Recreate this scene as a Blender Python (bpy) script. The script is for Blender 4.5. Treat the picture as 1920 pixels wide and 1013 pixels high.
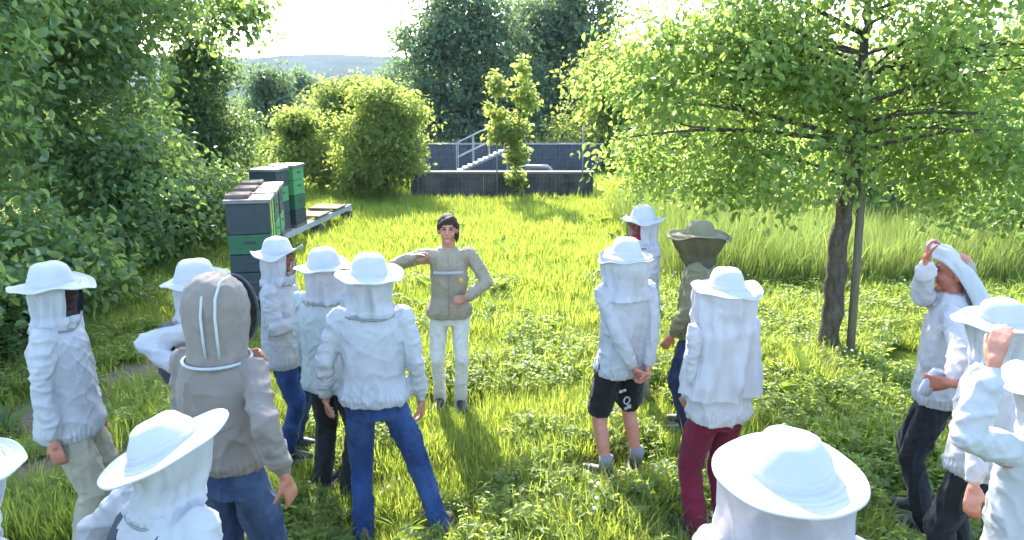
import bpy, bmesh, math, random
import numpy as np
from mathutils import Vector, Matrix, Euler

for _o in list(bpy.data.objects):
    bpy.data.objects.remove(_o)
random.seed(7)
RNG = np.random.default_rng(7)
R = math.radians
scene = bpy.context.scene
COL = scene.collection

# ------------------------------------------------------------------ camera, sky, sun, exposure
CAM_H, PITCH, FPX, CX, CY = 2.67, R(13.4), 1387.0, 960.0, 506.5
cam_data = bpy.data.cameras.new('camera')
cam_data.sensor_width = 36.0
cam_data.lens = 36.0 * FPX / 1920.0
cam_data.clip_start = 0.05
cam_data.clip_end = 9000.0
cam = bpy.data.objects.new('camera', cam_data)
cam.location = (0, 0, CAM_H)
cam.rotation_euler = (math.pi / 2 - PITCH, 0, 0)
COL.objects.link(cam)
scene.camera = cam

SUN_AZ, SUN_EL = R(-14.0), R(37.0)          # azimuth clockwise from +Y
world = bpy.data.worlds.new('World')
scene.world = world
world.use_nodes = True
wn = world.node_tree
wn.nodes.clear()
sky = wn.nodes.new('ShaderNodeTexSky')
sky.sky_type = 'NISHITA'
sky.sun_disc = False
sky.sun_elevation = SUN_EL
sky.sun_rotation = SUN_AZ
sky.air_density = 1.0
sky.dust_density = 1.0
sky.ozone_density = 1.3
bg = wn.nodes.new('ShaderNodeBackground')
bg.inputs['Strength'].default_value = 0.15
wo = wn.nodes.new('ShaderNodeOutputWorld')
wn.links.new(sky.outputs[0], bg.inputs[0])
wn.links.new(bg.outputs[0], wo.inputs[0])

sun_data = bpy.data.lights.new('sun', 'SUN')
sun_data.energy = 2.4
sun_data.angle = R(0.6)
sun_data.color = (1.0, 0.93, 0.80)
sun = bpy.data.objects.new('sun', sun_data)
sd = Vector((math.sin(SUN_AZ) * math.cos(SUN_EL), math.cos(SUN_AZ) * math.cos(SUN_EL), math.sin(SUN_EL)))
sun.rotation_euler = sd.to_track_quat('Z', 'Y').to_euler()
sun.location = sd * 60
COL.objects.link(sun)

scene.view_settings.view_transform = 'Standard'
scene.view_settings.look = 'None'
scene.view_settings.gamma = 1.0
scene.view_settings.use_curve_mapping = False
scene.view_settings.exposure = 2.88
scene.render.engine = 'CYCLES'
scene.cycles.use_denoising = True
scene.cycles.max_bounces = 8
scene.cycles.diffuse_bounces = 3
scene.cycles.transparent_max_bounces = 12
scene.cycles.transmission_bounces = 4

# ------------------------------------------------------------------ pixel helpers (pixel -> direction)
SP, CP = math.sin(PITCH), math.cos(PITCH)
def ray(px, py):
    u, v = (px - CX) / FPX, (py - CY) / FPX
    return np.array([u, CP - v * SP, -SP - v * CP])
def at_z(px, py, z):
    d = ray(px, py); t = (z - CAM_H) / d[2]
    return np.array([0, 0, CAM_H]) + d * t
def at_y(px, py, y):
    d = ray(px, py); t = y / d[1]
    return np.array([0, 0, CAM_H]) + d * t
def at_d(px, py, t):
    return np.array([0, 0, CAM_H]) + ray(px, py) * t

# ------------------------------------------------------------------ noise
_perm = np.random.default_rng(3).permutation(256).astype(np.int64)
_perm = np.concatenate([_perm, _perm, _perm])
_grad = np.random.default_rng(4).normal(size=(256, 3)); _grad /= np.linalg.norm(_grad, axis=1)[:, None]
def perlin(p):
    p = np.asarray(p, float)
    i = np.floor(p).astype(np.int64); f = p - i
    i &= 255
    w = f * f * f * (f * (f * 6 - 15) + 10)
    out = 0
    for a in (0, 1):
        for b in (0, 1):
            for c in (0, 1):
                h = _perm[_perm[_perm[(i[:, 0] + a) & 255] + ((i[:, 1] + b) & 255)] + ((i[:, 2] + c) & 255)]
                g = _grad[h]
                dd = (g * (f - np.array([a, b, c]))).sum(1)
                wt = (w[:, 0] if a else 1 - w[:, 0]) * (w[:, 1] if b else 1 - w[:, 1]) * (w[:, 2] if c else 1 - w[:, 2])
                out = out + dd * wt
    return out * 1.5
def ridge(p):
    return 1.0 - np.abs(perlin(p)) * 2.2

# ------------------------------------------------------------------ materials
MATS = {}
def new_mat(name):
    m = bpy.data.materials.new(name); m.use_nodes = True
    nt = m.node_tree; nt.nodes.clear()
    out = nt.nodes.new('ShaderNodeOutputMaterial')
    MATS[name] = m
    return m, nt, out
def nd(nt, t, **kw):
    n = nt.nodes.new(t)
    for k, v in kw.items():
        if k in n.inputs: n.inputs[k].default_value = v
        else: setattr(n, k, v)
    return n
def ramp(nt, fac, stops):
    r = nt.nodes.new('ShaderNodeValToRGB')
    el = r.color_ramp.elements
    while len(el) < len(stops): el.new(0.5)
    for e, (p, c) in zip(el, stops):
        e.position = p; e.color = (*c, 1)
    nt.links.new(fac, r.inputs[0])
    return r.outputs[0]
def obj_coords(nt, scale=1.0, sc=(1, 1, 1)):
    tc = nt.nodes.new('ShaderNodeTexCoord')
    mp = nt.nodes.new('ShaderNodeMapping')
    mp.inputs['Scale'].default_value = sc
    nt.links.new(tc.outputs['Object'], mp.inputs[0])
    return mp.outputs[0]

def fabric(name, c, var=0.10, rough=0.92, bump=0.25, weave=420.0, mott=6.0, transl=0.0, streak=None):
    m, nt, out = new_mat(name)
    co = obj_coords(nt)
    n1 = nd(nt, 'ShaderNodeTexNoise', Scale=mott, Detail=5.0, Roughness=0.6)
    nt.links.new(co, n1.inputs['Vector'])
    lo = tuple(x * (1 - var) for x in c); hi = tuple(min(1, x * (1 + var)) for x in c)
    colr = ramp(nt, n1.outputs['Fac'], [(0.3, lo), (0.7, hi)])
    n2 = nd(nt, 'ShaderNodeTexNoise', Scale=weave, Detail=2.0)
    nt.links.new(co, n2.inputs['Vector'])
    n3 = nd(nt, 'ShaderNodeTexNoise', Scale=26.0, Detail=4.0, Roughness=0.55, Distortion=0.6)
    nt.links.new(co, n3.inputs['Vector'])
    b1 = nd(nt, 'ShaderNodeBump', Strength=bump * 0.5, Distance=0.002)
    nt.links.new(n2.outputs['Fac'], b1.inputs['Height'])
    n5 = nd(nt, 'ShaderNodeTexNoise', noise_type='RIDGED_MULTIFRACTAL', Scale=6.5, Detail=3.0, Distortion=0.8)
    nt.links.new(co, n5.inputs['Vector'])
    b0 = nd(nt, 'ShaderNodeBump', Strength=bump * 1.0, Distance=0.02)
    nt.links.new(n5.outputs['Fac'], b0.inputs['Height']); nt.links.new(b0.outputs[0], b1.inputs['Normal'])
    b2 = nd(nt, 'ShaderNodeBump', Strength=bump, Distance=0.012)
    nt.links.new(n3.outputs['Fac'], b2.inputs['Height'])
    nt.links.new(b1.outputs[0], b2.inputs['Normal'])
    bs = nd(nt, 'ShaderNodeBsdfPrincipled', Roughness=rough)
    bs.inputs['Specular IOR Level'].default_value = 0.2
    if 'Sheen Weight' in bs.inputs: bs.inputs['Sheen Weight'].default_value = 0.08
    if streak:
        mx = nd(nt, 'ShaderNodeMix', data_type='RGBA')
        n4 = nd(nt, 'ShaderNodeTexNoise', Scale=3.0, Detail=4.0)
        nt.links.new(co, n4.inputs['Vector'])
        rr = nd(nt, 'ShaderNodeMapRange'); rr.inputs['From Min'].default_value = 0.5; rr.inputs['From Max'].default_value = 0.75
        nt.links.new(n4.outputs['Fac'], rr.inputs['Value'])
        nt.links.new(rr.outputs[0], mx.inputs['Factor'])
        nt.links.new(colr, mx.inputs['A']); mx.inputs['B'].default_value = (*streak, 1)
        colr = mx.outputs['Result']
    nt.links.new(colr, bs.inputs['Base Color'])
    nt.links.new(b2.outputs[0], bs.inputs['Normal'])
    if transl > 0:
        tr = nd(nt, 'ShaderNodeBsdfTranslucent'); nt.links.new(colr, tr.inputs['Color'])
        mxs = nd(nt, 'ShaderNodeMixShader', Fac=transl)
        nt.links.new(bs.outputs[0], mxs.inputs[1]); nt.links.new(tr.outputs[0], mxs.inputs[2])
        nt.links.new(mxs.outputs[0], out.inputs[0])
    else:
        nt.links.new(bs.outputs[0], out.inputs[0])
    return m
def netting(name, c, alpha):
    m, nt, out = new_mat(name)
    co = obj_coords(nt)
    bs = nd(nt, 'ShaderNodeBsdfDiffuse', Color=(*c, 1))
    tl = nd(nt, 'ShaderNodeBsdfTranslucent', Color=(*c, 1))
    m1 = nd(nt, 'ShaderNodeMixShader', Fac=0.4)
    nt.links.new(bs.outputs[0], m1.inputs[1]); nt.links.new(tl.outputs[0], m1.inputs[2])
    tp = nd(nt, 'ShaderNodeBsdfTransparent')
    n1 = nd(nt, 'ShaderNodeTexNoise', Scale=40.0, Detail=3.0)
    nt.links.new(co, n1.inputs['Vector'])
    mr = nd(nt, 'ShaderNodeMapRange')
    mr.inputs['To Min'].default_value = max(0, alpha - 0.12); mr.inputs['To Max'].default_value = min(1, alpha + 0.12)
    nt.links.new(n1.outputs['Fac'], mr.inputs['Value'])
    m2 = nd(nt, 'ShaderNodeMixShader')
    nt.links.new(mr.outputs[0], m2.inputs[0])
    nt.links.new(tp.outputs[0], m2.inputs[1]); nt.links.new(m1.outputs[0], m2.inputs[2])
    nt.links.new(m2.outputs[0], out.inputs[0])
    return m
def plain(name, c, rough=0.6, var=0.12, scale=12.0, bump=0.15, metal=0.0, dist=0.004, sc=(1, 1, 1), c2=None, spec=0.5):
    m, nt, out = new_mat(name)
    co = obj_coords(nt, sc=sc)
    n1 = nd(nt, 'ShaderNodeTexNoise', Scale=scale, Detail=6.0, Roughness=0.65)
    nt.links.new(co, n1.inputs['Vector'])
    lo = tuple(x * (1 - var) for x in c); hi = c2 or tuple(min(1, x * (1 + var)) for x in c)
    colr = ramp(nt, n1.outputs['Fac'], [(0.32, lo), (0.68, hi)])
    bs = nd(nt, 'ShaderNodeBsdfPrincipled', Roughness=rough, Metallic=metal); bs.inputs['Specular IOR Level'].default_value = spec
    b = nd(nt, 'ShaderNodeBump', Strength=bump, Distance=dist)
    n2 = nd(nt, 'ShaderNodeTexNoise', Scale=scale * 5, Detail=5.0)
    nt.links.new(co, n2.inputs['Vector'])
    nt.links.new(n2.outputs['Fac'], b.inputs['Height'])
    nt.links.new(colr, bs.inputs['Base Color']); nt.links.new(b.outputs[0], bs.inputs['Normal'])
    nt.links.new(bs.outputs[0], out.inputs[0])
    return m
def skin_mat(name, c):
    m, nt, out = new_mat(name)
    co = obj_coords(nt)
    n1 = nd(nt, 'ShaderNodeTexNoise', Scale=22.0, Detail=4.0)
    nt.links.new(co, n1.inputs['Vector'])
    colr = ramp(nt, n1.outputs['Fac'], [(0.3, (c[0] * .85, c[1] * .72, c[2] * .7)), (0.7, c)])
    bs = nd(nt, 'ShaderNodeBsdfPrincipled', Roughness=0.5)
    bs.inputs['Subsurface Weight'].default_value = 0.12
    bs.inputs['Subsurface Radius'].default_value = (0.01, 0.004, 0.002)
    nt.links.new(colr, bs.inputs['Base Color'])
    nt.links.new(bs.outputs[0], out.inputs[0])
    return m
def leaf_mat(name, dark, light, tl, fac=0.45, rough=0.45, patch=0.25):
    m, nt, out = new_mat(name)
    g = nt.nodes.new('ShaderNodeNewGeometry')
    n1 = nd(nt, 'ShaderNodeTexNoise', Scale=patch * 4, Detail=3.0, Roughness=0.6)
    nt.links.new(g.outputs['Position'], n1.inputs['Vector'])
    mr_ = nd(nt, 'ShaderNodeMapRange'); mr_.inputs['From Min'].default_value = 0.36; mr_.inputs['From Max'].default_value = 0.64
    nt.links.new(n1.outputs['Fac'], mr_.inputs['Value'])
    oi_ = nt.nodes.new('ShaderNodeObjectInfo')
    def wsum(parts):
        acc = None
        for sock, w_ in parts:
            q = nd(nt, 'ShaderNodeMath', operation='MULTIPLY_ADD'); q.inputs[1].default_value = w_; q.inputs[2].default_value = 0.0
            nt.links.new(sock, q.inputs[0])
            if acc: nt.links.new(acc.outputs[0], q.inputs[2])
            acc = q
        return acc
    ad = wsum([(g.outputs['Random Per Island'], .40), (mr_.outputs[0], .40), (oi_.outputs['Random'], .20)])
    colr = ramp(nt, ad.outputs[0], [(0.15, dark), (0.85, light)])
    bs = nd(nt, 'ShaderNodeBsdfPrincipled', Roughness=rough)
    bs.inputs['Specular IOR Level'].default_value = 0.35
    nt.links.new(colr, bs.inputs['Base Color'])
    t = nd(nt, 'ShaderNodeBsdfTranslucent')
    tlr = ramp(nt, ad.outputs[0], [(0.15, tuple(x * .7 for x in tl)), (0.85, tl)])
    nt.links.new(tlr, t.inputs['Color'])
    mx = nd(nt, 'ShaderNodeMixShader', Fac=fac)
    nt.links.new(bs.outputs[0], mx.inputs[1]); nt.links.new(t.outputs[0], mx.inputs[2])
    nt.links.new(mx.outputs[0], out.inputs[0])
    return m

M_WHITE = fabric('white_cotton', (0.40, 0.403, 0.415), 0.10, mott=4.0, transl=0.10)
M_WHITE2 = fabric('warm_white_cotton', (0.44, 0.42, 0.43), 0.10, mott=4.0, transl=0.10)
M_CREAM = fabric('cream_cotton', (0.35, 0.39, 0.385), 0.06)
M_HAT = fabric('hat_cotton', (0.39, 0.394, 0.41), 0.04, bump=0.15)
M_TULLE = netting('white_tulle', (0.47, 0.45, 0.485), 0.80)
M_GREY = fabric('grey_cotton', (0.195, 0.168, 0.142), 0.10)
M_WOMAN = fabric('beige_grey_cotton', (0.275, 0.232, 0.165), 0.10)
M_OLIVE = fabric('olive_cotton', (0.16, 0.15, 0.085), 0.12)
M_OLIVENET = netting('olive_net', (0.15, 0.14, 0.085), 0.86)
M_MESH = netting('black_mesh', (0.02, 0.02, 0.022), 0.72)
M_REDMESH = netting('sheer_mesh', (0.05, 0.03, 0.03), 0.30)
M_JEANS = fabric('blue_denim', (0.014, 0.034, 0.105), 0.35, streak=(0.040, 0.085, 0.20))
M_JEANS2 = fabric('washed_denim', (0.025, 0.042, 0.090), 0.35, streak=(0.060, 0.10, 0.18))
M_NAVY = fabric('navy_denim', (0.016, 0.024, 0.055), 0.25, streak=(0.03, 0.06, 0.14))
M_BLACK = fabric('black_cloth', (0.012, 0.012, 0.014), 0.3)
M_BEIGE = fabric('beige_twill', (0.27, 0.245, 0.18), 0.08)
M_BROWNT = fabric('grey_brown_twill', (0.20, 0.165, 0.115), 0.10)
M_MAROON = fabric('maroon_cloth', (0.11, 0.008, 0.022), 0.18)
M_WHITET = fabric('white_jeans', (0.52, 0.50, 0.45), 0.05)
M_SOCK = fabric('grey_sock', (0.20, 0.20, 0.205), 0.1)
M_RED = fabric('red_scarf', (0.62, 0.03, 0.06), 0.1)
M_STRAP = fabric('dark_strap', (0.05, 0.055, 0.07), 0.1)
M_SHOE = plain('shoe_leather', (0.025, 0.025, 0.028), 0.55, 0.3)
M_SHOE2 = plain('brown_shoe', (0.10, 0.075, 0.05), 0.6, 0.2)
M_SOLE = plain('shoe_sole', (0.32, 0.32, 0.31), 0.7)
M_SKIN = skin_mat('skin', (0.42, 0.19, 0.125))
M_SKIN2 = skin_mat('tanned_skin', (0.36, 0.135, 0.085))
M_HAIR = plain('dark_hair', (0.022, 0.011, 0.007), 0.75, 0.4, 90, 0.5, sc=(1, 1, 0.2))
M_GHAIR = plain('grey_hair', (0.24, 0.20, 0.17), 0.6, 0.3, 90, 0.5)
M_EYE = plain('eye_dark', (0.02, 0.014, 0.01), 0.2, 0.1)
M_LIP = plain('lip_red', (0.42, 0.10, 0.09), 0.4, 0.1)
M_GADGET = plain('grey_plastic', (0.30, 0.33, 0.40), 0.4, 0.1)

# ------------------------------------------------------------------ object helpers
def tag(o, label=None, cat=None, group=None, kind=None):
    if label: o['label'] = label
    if cat: o['category'] = cat
    if group: o['group'] = group
    if kind: o['kind'] = kind
    return o
def empty(name, loc, rz=0.0):
    o = bpy.data.objects.new(name, None)
    o.empty_display_size = 0.2
    o.location = loc; o.rotation_euler = (0, 0, rz)
    COL.objects.link(o)
    return o
def link(name, me, mat, parent=None, smooth=True):
    o = bpy.data.objects.new(name, me)
    if mat is not None and len(me.materials) == 0: me.materials.append(mat)
    if smooth and len(me.polygons):
        me.polygons.foreach_set('use_smooth', np.ones(len(me.polygons), bool))
    COL.objects.link(o)
    if parent is not None: o.parent = parent
    return o
def mesh_pd(name, v, f):
    me = bpy.data.meshes.new(name)
    me.from_pydata([tuple(map(float, x)) for x in v], [], [tuple(map(int, x)) for x in f])
    me.update()
    return me
def mesh_np(name, v, faces_flat, nper):
    """uniform polygons of nper corners, fast"""
    me = bpy.data.meshes.new(name)
    v = np.ascontiguousarray(v, np.float32)
    n = len(faces_flat) // nper
    me.vertices.add(len(v)); me.vertices.foreach_set('co', v.ravel())
    me.loops.add(len(faces_flat)); me.loops.foreach_set('vertex_index', np.ascontiguousarray(faces_flat, np.int32))
    me.polygons.add(n)
    me.polygons.foreach_set('loop_start', np.arange(0, n * nper, nper, dtype=np.int32))
    me.polygons.foreach_set('loop_total', np.full(n, nper, np.int32))
    me.update(calc_edges=True)
    return me

class MB:
    """collects closed primitives"""
    def __init__(s): s.v = []; s.f = []
    def add(s, v, f):
        o = len(s.v); s.v.extend([tuple(x) for x in v]); s.f.extend([tuple(i + o for i in q) for q in f])
    def rings(s, rings, cap=True):
        n = len(rings[0]); v = [p for r in rings for p in r]; f = []
        for i in range(len(rings) - 1):
            for j in range(n):
                k = (j + 1) % n
                f.append((i * n + j, i * n + k, (i + 1) * n + k, (i + 1) * n + j))
        if cap:
            f.append(tuple(range(n - 1, -1, -1))); b = (len(rings) - 1) * n
            f.append(tuple(b + j for j in range(n)))
        s.add(v, f)
    def tube(s, pts, rad, n=10, flat=None):
        pts = [np.array(p, float) for p in pts]; rings = []
        up = np.array([0.0, 0.0, 1.0]); prev = None
        for i, p in enumerate(pts):
            d = (pts[min(i + 1, len(pts) - 1)] - pts[max(i - 1, 0)]); d = d / (np.linalg.norm(d) + 1e-9)
            a = prev if prev is not None else (np.cross(d, up) if abs(d[2]) < 0.95 else np.cross(d, np.array([1.0, 0, 0])))
            a = a - d * a.dot(d); a /= np.linalg.norm(a) + 1e-9; b = np.cross(d, a); prev = a
            r = rad[i] if hasattr(rad, '__len__') else rad
            rings.append([p + r * (a * math.cos(t) + b * math.sin(t)) for t in np.linspace(0, 2 * math.pi, n, endpoint=False)])
        s.rings(rings)
    def cap(s, p0, r0, p1, r1, n=12):
        """rounded cone"""
        p0 = np.array(p0, float); p1 = np.array(p1, float); d = p1 - p0; L = np.linalg.norm(d)
        d = d / L if L > 1e-6 else np.array([0, 0, 1.0])
        a = np.cross(d, [0, 0, 1.0]) if abs(d[2]) < .9 else np.cross(d, [1.0, 0, 0]); a /= np.linalg.norm(a); b = np.cross(d, a)
        rings = []
        def ring(c, r): rings.append([c + r * (a * math.cos(t) + b * math.sin(t)) for t in np.linspace(0, 2 * math.pi, n, endpoint=False)])
        for ph in (-85, -60, -35, -10): ring(p0 + d * r0 * math.sin(R(ph)), r0 * math.cos(R(ph)))
        for ph in (10, 35, 60, 85): ring(p1 + d * r1 * math.sin(R(ph)), r1 * math.cos(R(ph)))
        s.rings(rings)
    def chain(s, pts, rad, n=12):
        for i in range(len(pts) - 1): s.cap(pts[i], rad[i], pts[i + 1], rad[i + 1], n)
    def ell(s, c, r, M=None, n=14):
        rings = []
        c = np.array(c, float)
        for ph in np.linspace(-86, 86, 9):
            rr = []
            for t in np.linspace(0, 2 * math.pi, n, endpoint=False):
                p = np.array([r[0] * math.cos(R(ph)) * math.cos(t), r[1] * math.cos(R(ph)) * math.sin(t), r[2] * math.sin(R(ph))])
                if M is not None: p = np.array(M @ Vector(p))
                rr.append(c + p)
            rings.append(rr)
        s.rings(rings)
    def loft(s, rows, n=28, pw=2.3):
        rings = []
        for (c, rx, ry) in rows:
            rr = []
            for t in np.linspace(0, 2 * math.pi, n, endpoint=False):
                ct, st = math.cos(t), math.sin(t)
                rr.append((c[0] + rx * math.copysign(abs(ct) ** (2 / pw), ct), c[1] + ry * math.copysign(abs(st) ** (2 / pw), st), c[2]))
            rings.append(rr)
        s.rings(rings)
    def box(s, c, d, M=None):
        v = []
        for sx in (-.5, .5):
            for sy in (-.5, .5):
                for sz in (-.5, .5):
                    p = Vector((sx * d[0], sy * d[1], sz * d[2]))
                    if M is not None: p = M @ p
                    v.append((c[0] + p[0], c[1] + p[1], c[2] + p[2]))
        s.add(v, [(0, 1, 3, 2), (4, 6, 7, 5), (0, 4, 5, 1), (2, 3, 7, 6), (0, 2, 6, 4), (1, 5, 7, 3)])
    def mesh(s, name): return mesh_pd(name, s.v, s.f)
    def build(s, name, mat, parent=None, smooth=False):
        return link(name, s.mesh(name), mat, parent, smooth)
def bevel(o, w, seg=2):
    md = o.modifiers.new('bevel', 'BEVEL'); md.width = w; md.segments = seg; md.limit_method = 'ANGLE'
    return o

PENDING = []
def remeshed(mb, name, mat, parent, voxel, smooth_it=4, decim=None, wrinkle=None):
    o = mb.build(name, mat, parent, True)
    md = o.modifiers.new('remesh', 'REMESH'); md.mode = 'VOXEL'; md.voxel_size = voxel; md.use_smooth_shade = True
    sm = o.modifiers.new('smooth', 'SMOOTH'); sm.iterations = smooth_it; sm.factor = 0.5
    if decim:
        dc = o.modifiers.new('decimate', 'DECIMATE'); dc.ratio = decim
    PENDING.append((o, wrinkle))
    return o
def flush():
    dg = bpy.context.evaluated_depsgraph_get()
    done = []
    for o, w in PENDING:
        me = bpy.data.meshes.new_from_object(o.evaluated_get(dg), preserve_all_data_layers=True, depsgraph=dg)
        done.append((o, me, w))
    for o, me, w in done:
        old = o.data; o.modifiers.clear(); o.data = me
        me.name = o.name
        if old.users == 0: bpy.data.meshes.remove(old)
        n = len(me.vertices)
        if w is not None and n:
            co = np.empty(n * 3); me.vertices.foreach_get('co', co); co = co.reshape(-1, 3)
            no = np.empty(n * 3); me.vertex_normals.foreach_get('vector', no); no = no.reshape(-1, 3)
            co = co + no * w(co)[:, None]
            me.vertices.foreach_set('co', co.ravel()); me.update()
        me.polygons.foreach_set('use_smooth', np.ones(len(me.polygons), bool))
    PENDING.clear()

# ------------------------------------------------------------------ ground
def ground_z(x, y):
    x = np.atleast_1d(np.asarray(x, float)); y = np.atleast_1d(np.asarray(y, float))
    p = np.stack([x * 0.45, y * 0.45, np.zeros_like(x)], 1); q = np.stack([x * 1.9, y * 1.9, np.ones_like(x) * 5], 1)
    fade = np.clip((22 - np.hypot(x, y)) / 6, 0, 1)
    return (0.030 * perlin(p) + 0.012 * perlin(q)) * fade
def dirt_mask(x, y):
    """bare trodden strip along the left edge of the meadow, 0..1"""
    c = -3.55 - 0.10 * (y - 6)
    b = np.exp(-((x - c) / 0.75) ** 2) * np.clip((y - 3.5) / 1.5, 0, 1) * np.clip((8.6 - y) / 1.5, 0, 1)
    return np.clip(b * 0.95 + 0.75 * perlin(np.stack([x * 1.3, y * 1.3, np.full_like(x, 9.0)], 1)) * (b > .05), 0, 1)

def axis_lines(a, b, fine, far):
    inner = np.arange(a, b + 1e-6, fine)
    out = [b * 1.0]
    st = fine
    l = [b]; 
    while l[-1] < far: st *= 1.35; l.append(l[-1] + st)
    k = [a]; st = fine
    while k[-1] > -far: st *= 1.35; k.append(k[-1] - st)
    return np.array(k[:0:-1] + list(inner) + l[1:])
gx = axis_lines(-14, 16, 0.16, 3200); gy = axis_lines(-4, 24, 0.16, 3200)
GX, GY = np.meshgrid(gx, gy)
gv = np.stack([GX.ravel(), GY.ravel(), ground_z(GX.ravel(), GY.ravel())], 1)
nx, ny = len(gx), len(gy)
ii = (np.arange(ny - 1)[:, None] * nx + np.arange(nx - 1)[None, :]).ravel()
gf = np.stack([ii, ii + 1, ii + nx + 1, ii + nx], 1).ravel()
gme = mesh_np('ground', gv, gf, 4)
at = gme.attributes.new('bare', 'FLOAT', 'POINT')
at.data.foreach_set('value', dirt_mask(gv[:, 0], gv[:, 1]).astype(np.float32))
m, nt, out = new_mat('soil_and_moss')
co = obj_coords(nt)
n1 = nd(nt, 'ShaderNodeTexNoise', Scale=1.7, Detail=8.0, Roughness=0.7); nt.links.new(co, n1.inputs['Vector'])
n2 = nd(nt, 'ShaderNodeTexNoise', Scale=28.0, Detail=6.0, Roughness=0.7); nt.links.new(co, n2.inputs['Vector'])
green = ramp(nt, n1.outputs['Fac'], [(0.3, (0.045, 0.062, 0.013)), (0.7, (0.095, 0.125, 0.022))])
dirt = ramp(nt, n2.outputs['Fac'], [(0.3, (0.10, 0.075, 0.05)), (0.7, (0.24, 0.19, 0.135))])
av = nt.nodes.new('ShaderNodeAttribute'); av.attribute_name = 'bare'
mx = nd(nt, 'ShaderNodeMix', data_type='RGBA')
nt.links.new(av.outputs['Fac'], mx.inputs['Factor']); nt.links.new(green, mx.inputs['A']); nt.links.new(dirt, mx.inputs['B'])
bs = nd(nt, 'ShaderNodeBsdfPrincipled', Roughness=0.95); bs.inputs['Specular IOR Level'].default_value = 0.0
bp = nd(nt, 'ShaderNodeBump', Strength=0.7, Distance=0.03); nt.links.new(n2.outputs['Fac'], bp.inputs['Height'])
nt.links.new(mx.outputs['Result'], bs.inputs['Base Color']); nt.links.new(bp.outputs[0], bs.inputs['Normal'])
nt.links.new(bs.outputs[0], out.inputs[0])
tag(link('ground', gme, m), kind='structure')

# far wooded ridge
hx = np.linspace(-900, 500, 220); hy = np.linspace(760, 1500, 40)
HX, HY = np.meshgrid(hx, hy)
t = (HY - 760) / 740
prof = np.sin(np.clip(t * 1.15, 0, 1) * math.pi * 0.5) * np.where(t > .9, 1 - (t - .9) * 2, 1)
p3 = np.stack([HX.ravel() / 260, HY.ravel() / 400, np.zeros(HX.size)], 1)
base_h = 62 + 26 * np.clip((HX + 500) / 400, -1, 1) * 0.5 + 18 * perlin(p3).reshape(HX.shape)
HZ = prof * base_h + 3.0 * np.abs(perlin(np.stack([HX.ravel() / 14, HY.ravel() / 14, np.ones(HX.size)], 1))).reshape(HX.shape) * prof - 1.0 * (t < .01)
hv = np.stack([HX.ravel(), HY.ravel(), HZ.ravel()], 1)
ii = (np.arange(39)[:, None] * 220 + np.arange(219)[None, :]).ravel()
hill = link('hill', mesh_np('hill', hv, np.stack([ii, ii + 1, ii + 221, ii + 220], 1).ravel(), 4),
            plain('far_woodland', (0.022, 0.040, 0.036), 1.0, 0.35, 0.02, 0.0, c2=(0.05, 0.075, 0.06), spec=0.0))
tag(hill, kind='structure')

# ------------------------------------------------------------------ trees and shrubs
ML_LEFT = leaf_mat('broad_leaf', (0.058, 0.118, 0.046), (0.130, 0.200, 0.075), (0.38, 0.54, 0.12), 0.50, 0.32)
ML_DARK = leaf_mat('dark_leaf', (0.042, 0.095, 0.044), (0.095, 0.155, 0.066), (0.26, 0.38, 0.09), 0.45, 0.40)
ML_YEL = leaf_mat('yellow_green_leaf', (0.080, 0.130, 0.036), (0.170, 0.210, 0.055), (0.52, 0.63, 0.12), 0.50, 0.5)
ML_APPLE = leaf_mat('fruit_tree_leaf', (0.070, 0.130, 0.036), (0.150, 0.208, 0.058), (0.46, 0.63, 0.13), 0.53, 0.40)
ML_SAP = leaf_mat('sapling_leaf', (0.11, 0.15, 0.036), (0.19, 0.23, 0.060), (0.60, 0.70, 0.15), 0.53, 0.5)
ML_FAR = leaf_mat('distant_leaf', (0.048, 0.098, 0.066), (0.105, 0.160, 0.098), (0.28, 0.40, 0.14), 0.43, 0.55)  # bluish haze over the far trees is mixed into these leaf colours
M_BARK = plain('bark', (0.060, 0.042, 0.028), 0.95, 0.45, 22, 0.9, dist=0.02, sc=(1, 1, 0.35), c2=(0.13, 0.10, 0.07))
M_BARK2 = plain('smooth_bark', (0.10, 0.09, 0.07), 0.9, 0.3, 18, 0.5, dist=0.01)
M_STAKE = plain('weathered_stake', (0.12, 0.095, 0.06), 0.9, 0.3, 14, 0.5, dist=0.006, sc=(4, 4, 0.4))

def leaves_mesh(name, c, a, n, L, W, six=True, fold=0.18):
    """c centre, a direction, n normal, L length, W width per leaf"""
    a = a / (np.linalg.norm(a, axis=1)[:, None] + 1e-9)
    n = n - a * (n * a).sum(1)[:, None]; n /= np.linalg.norm(n, axis=1)[:, None] + 1e-9
    b = np.cross(n, a)
    L = L[:, None]; W = W[:, None]
    up = n * (W * fold); dn = -n * (L * 0.12)
    base = c - a * L * .5; tip = c + a * L * .5 + dn
    if six:
        v = np.stack([base, c - a * L * .16 + b * W * .46 + up, c + a * L * .16 + b * W * .40 + up, tip,
                      c + a * L * .16 - b * W * .40 + up, c - a * L * .16 - b * W * .46 + up], 1).reshape(-1, 3)
        k = np.arange(len(c))[:, None] * 6
        f = np.concatenate([k + np.array([[0, 1, 2, 3]]), k + np.array([[0, 3, 4, 5]])], 1).ravel()
        return mesh_np(name, v, f, 4)
    v = np.stack([base, c + b * W * .5 + up, tip, c - b * W * .5 + up], 1).reshape(-1, 3)
    k = np.arange(len(c))[:, None] * 4
    f = np.concatenate([k + np.array([[0, 1, 2]]), k + np.array([[0, 2, 3]])], 1).ravel()
    return mesh_np(name, v, f, 3)

def unit(n, rng):
    d = rng.normal(size=(n, 3)); return d / np.linalg.norm(d, axis=1)[:, None]

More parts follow.
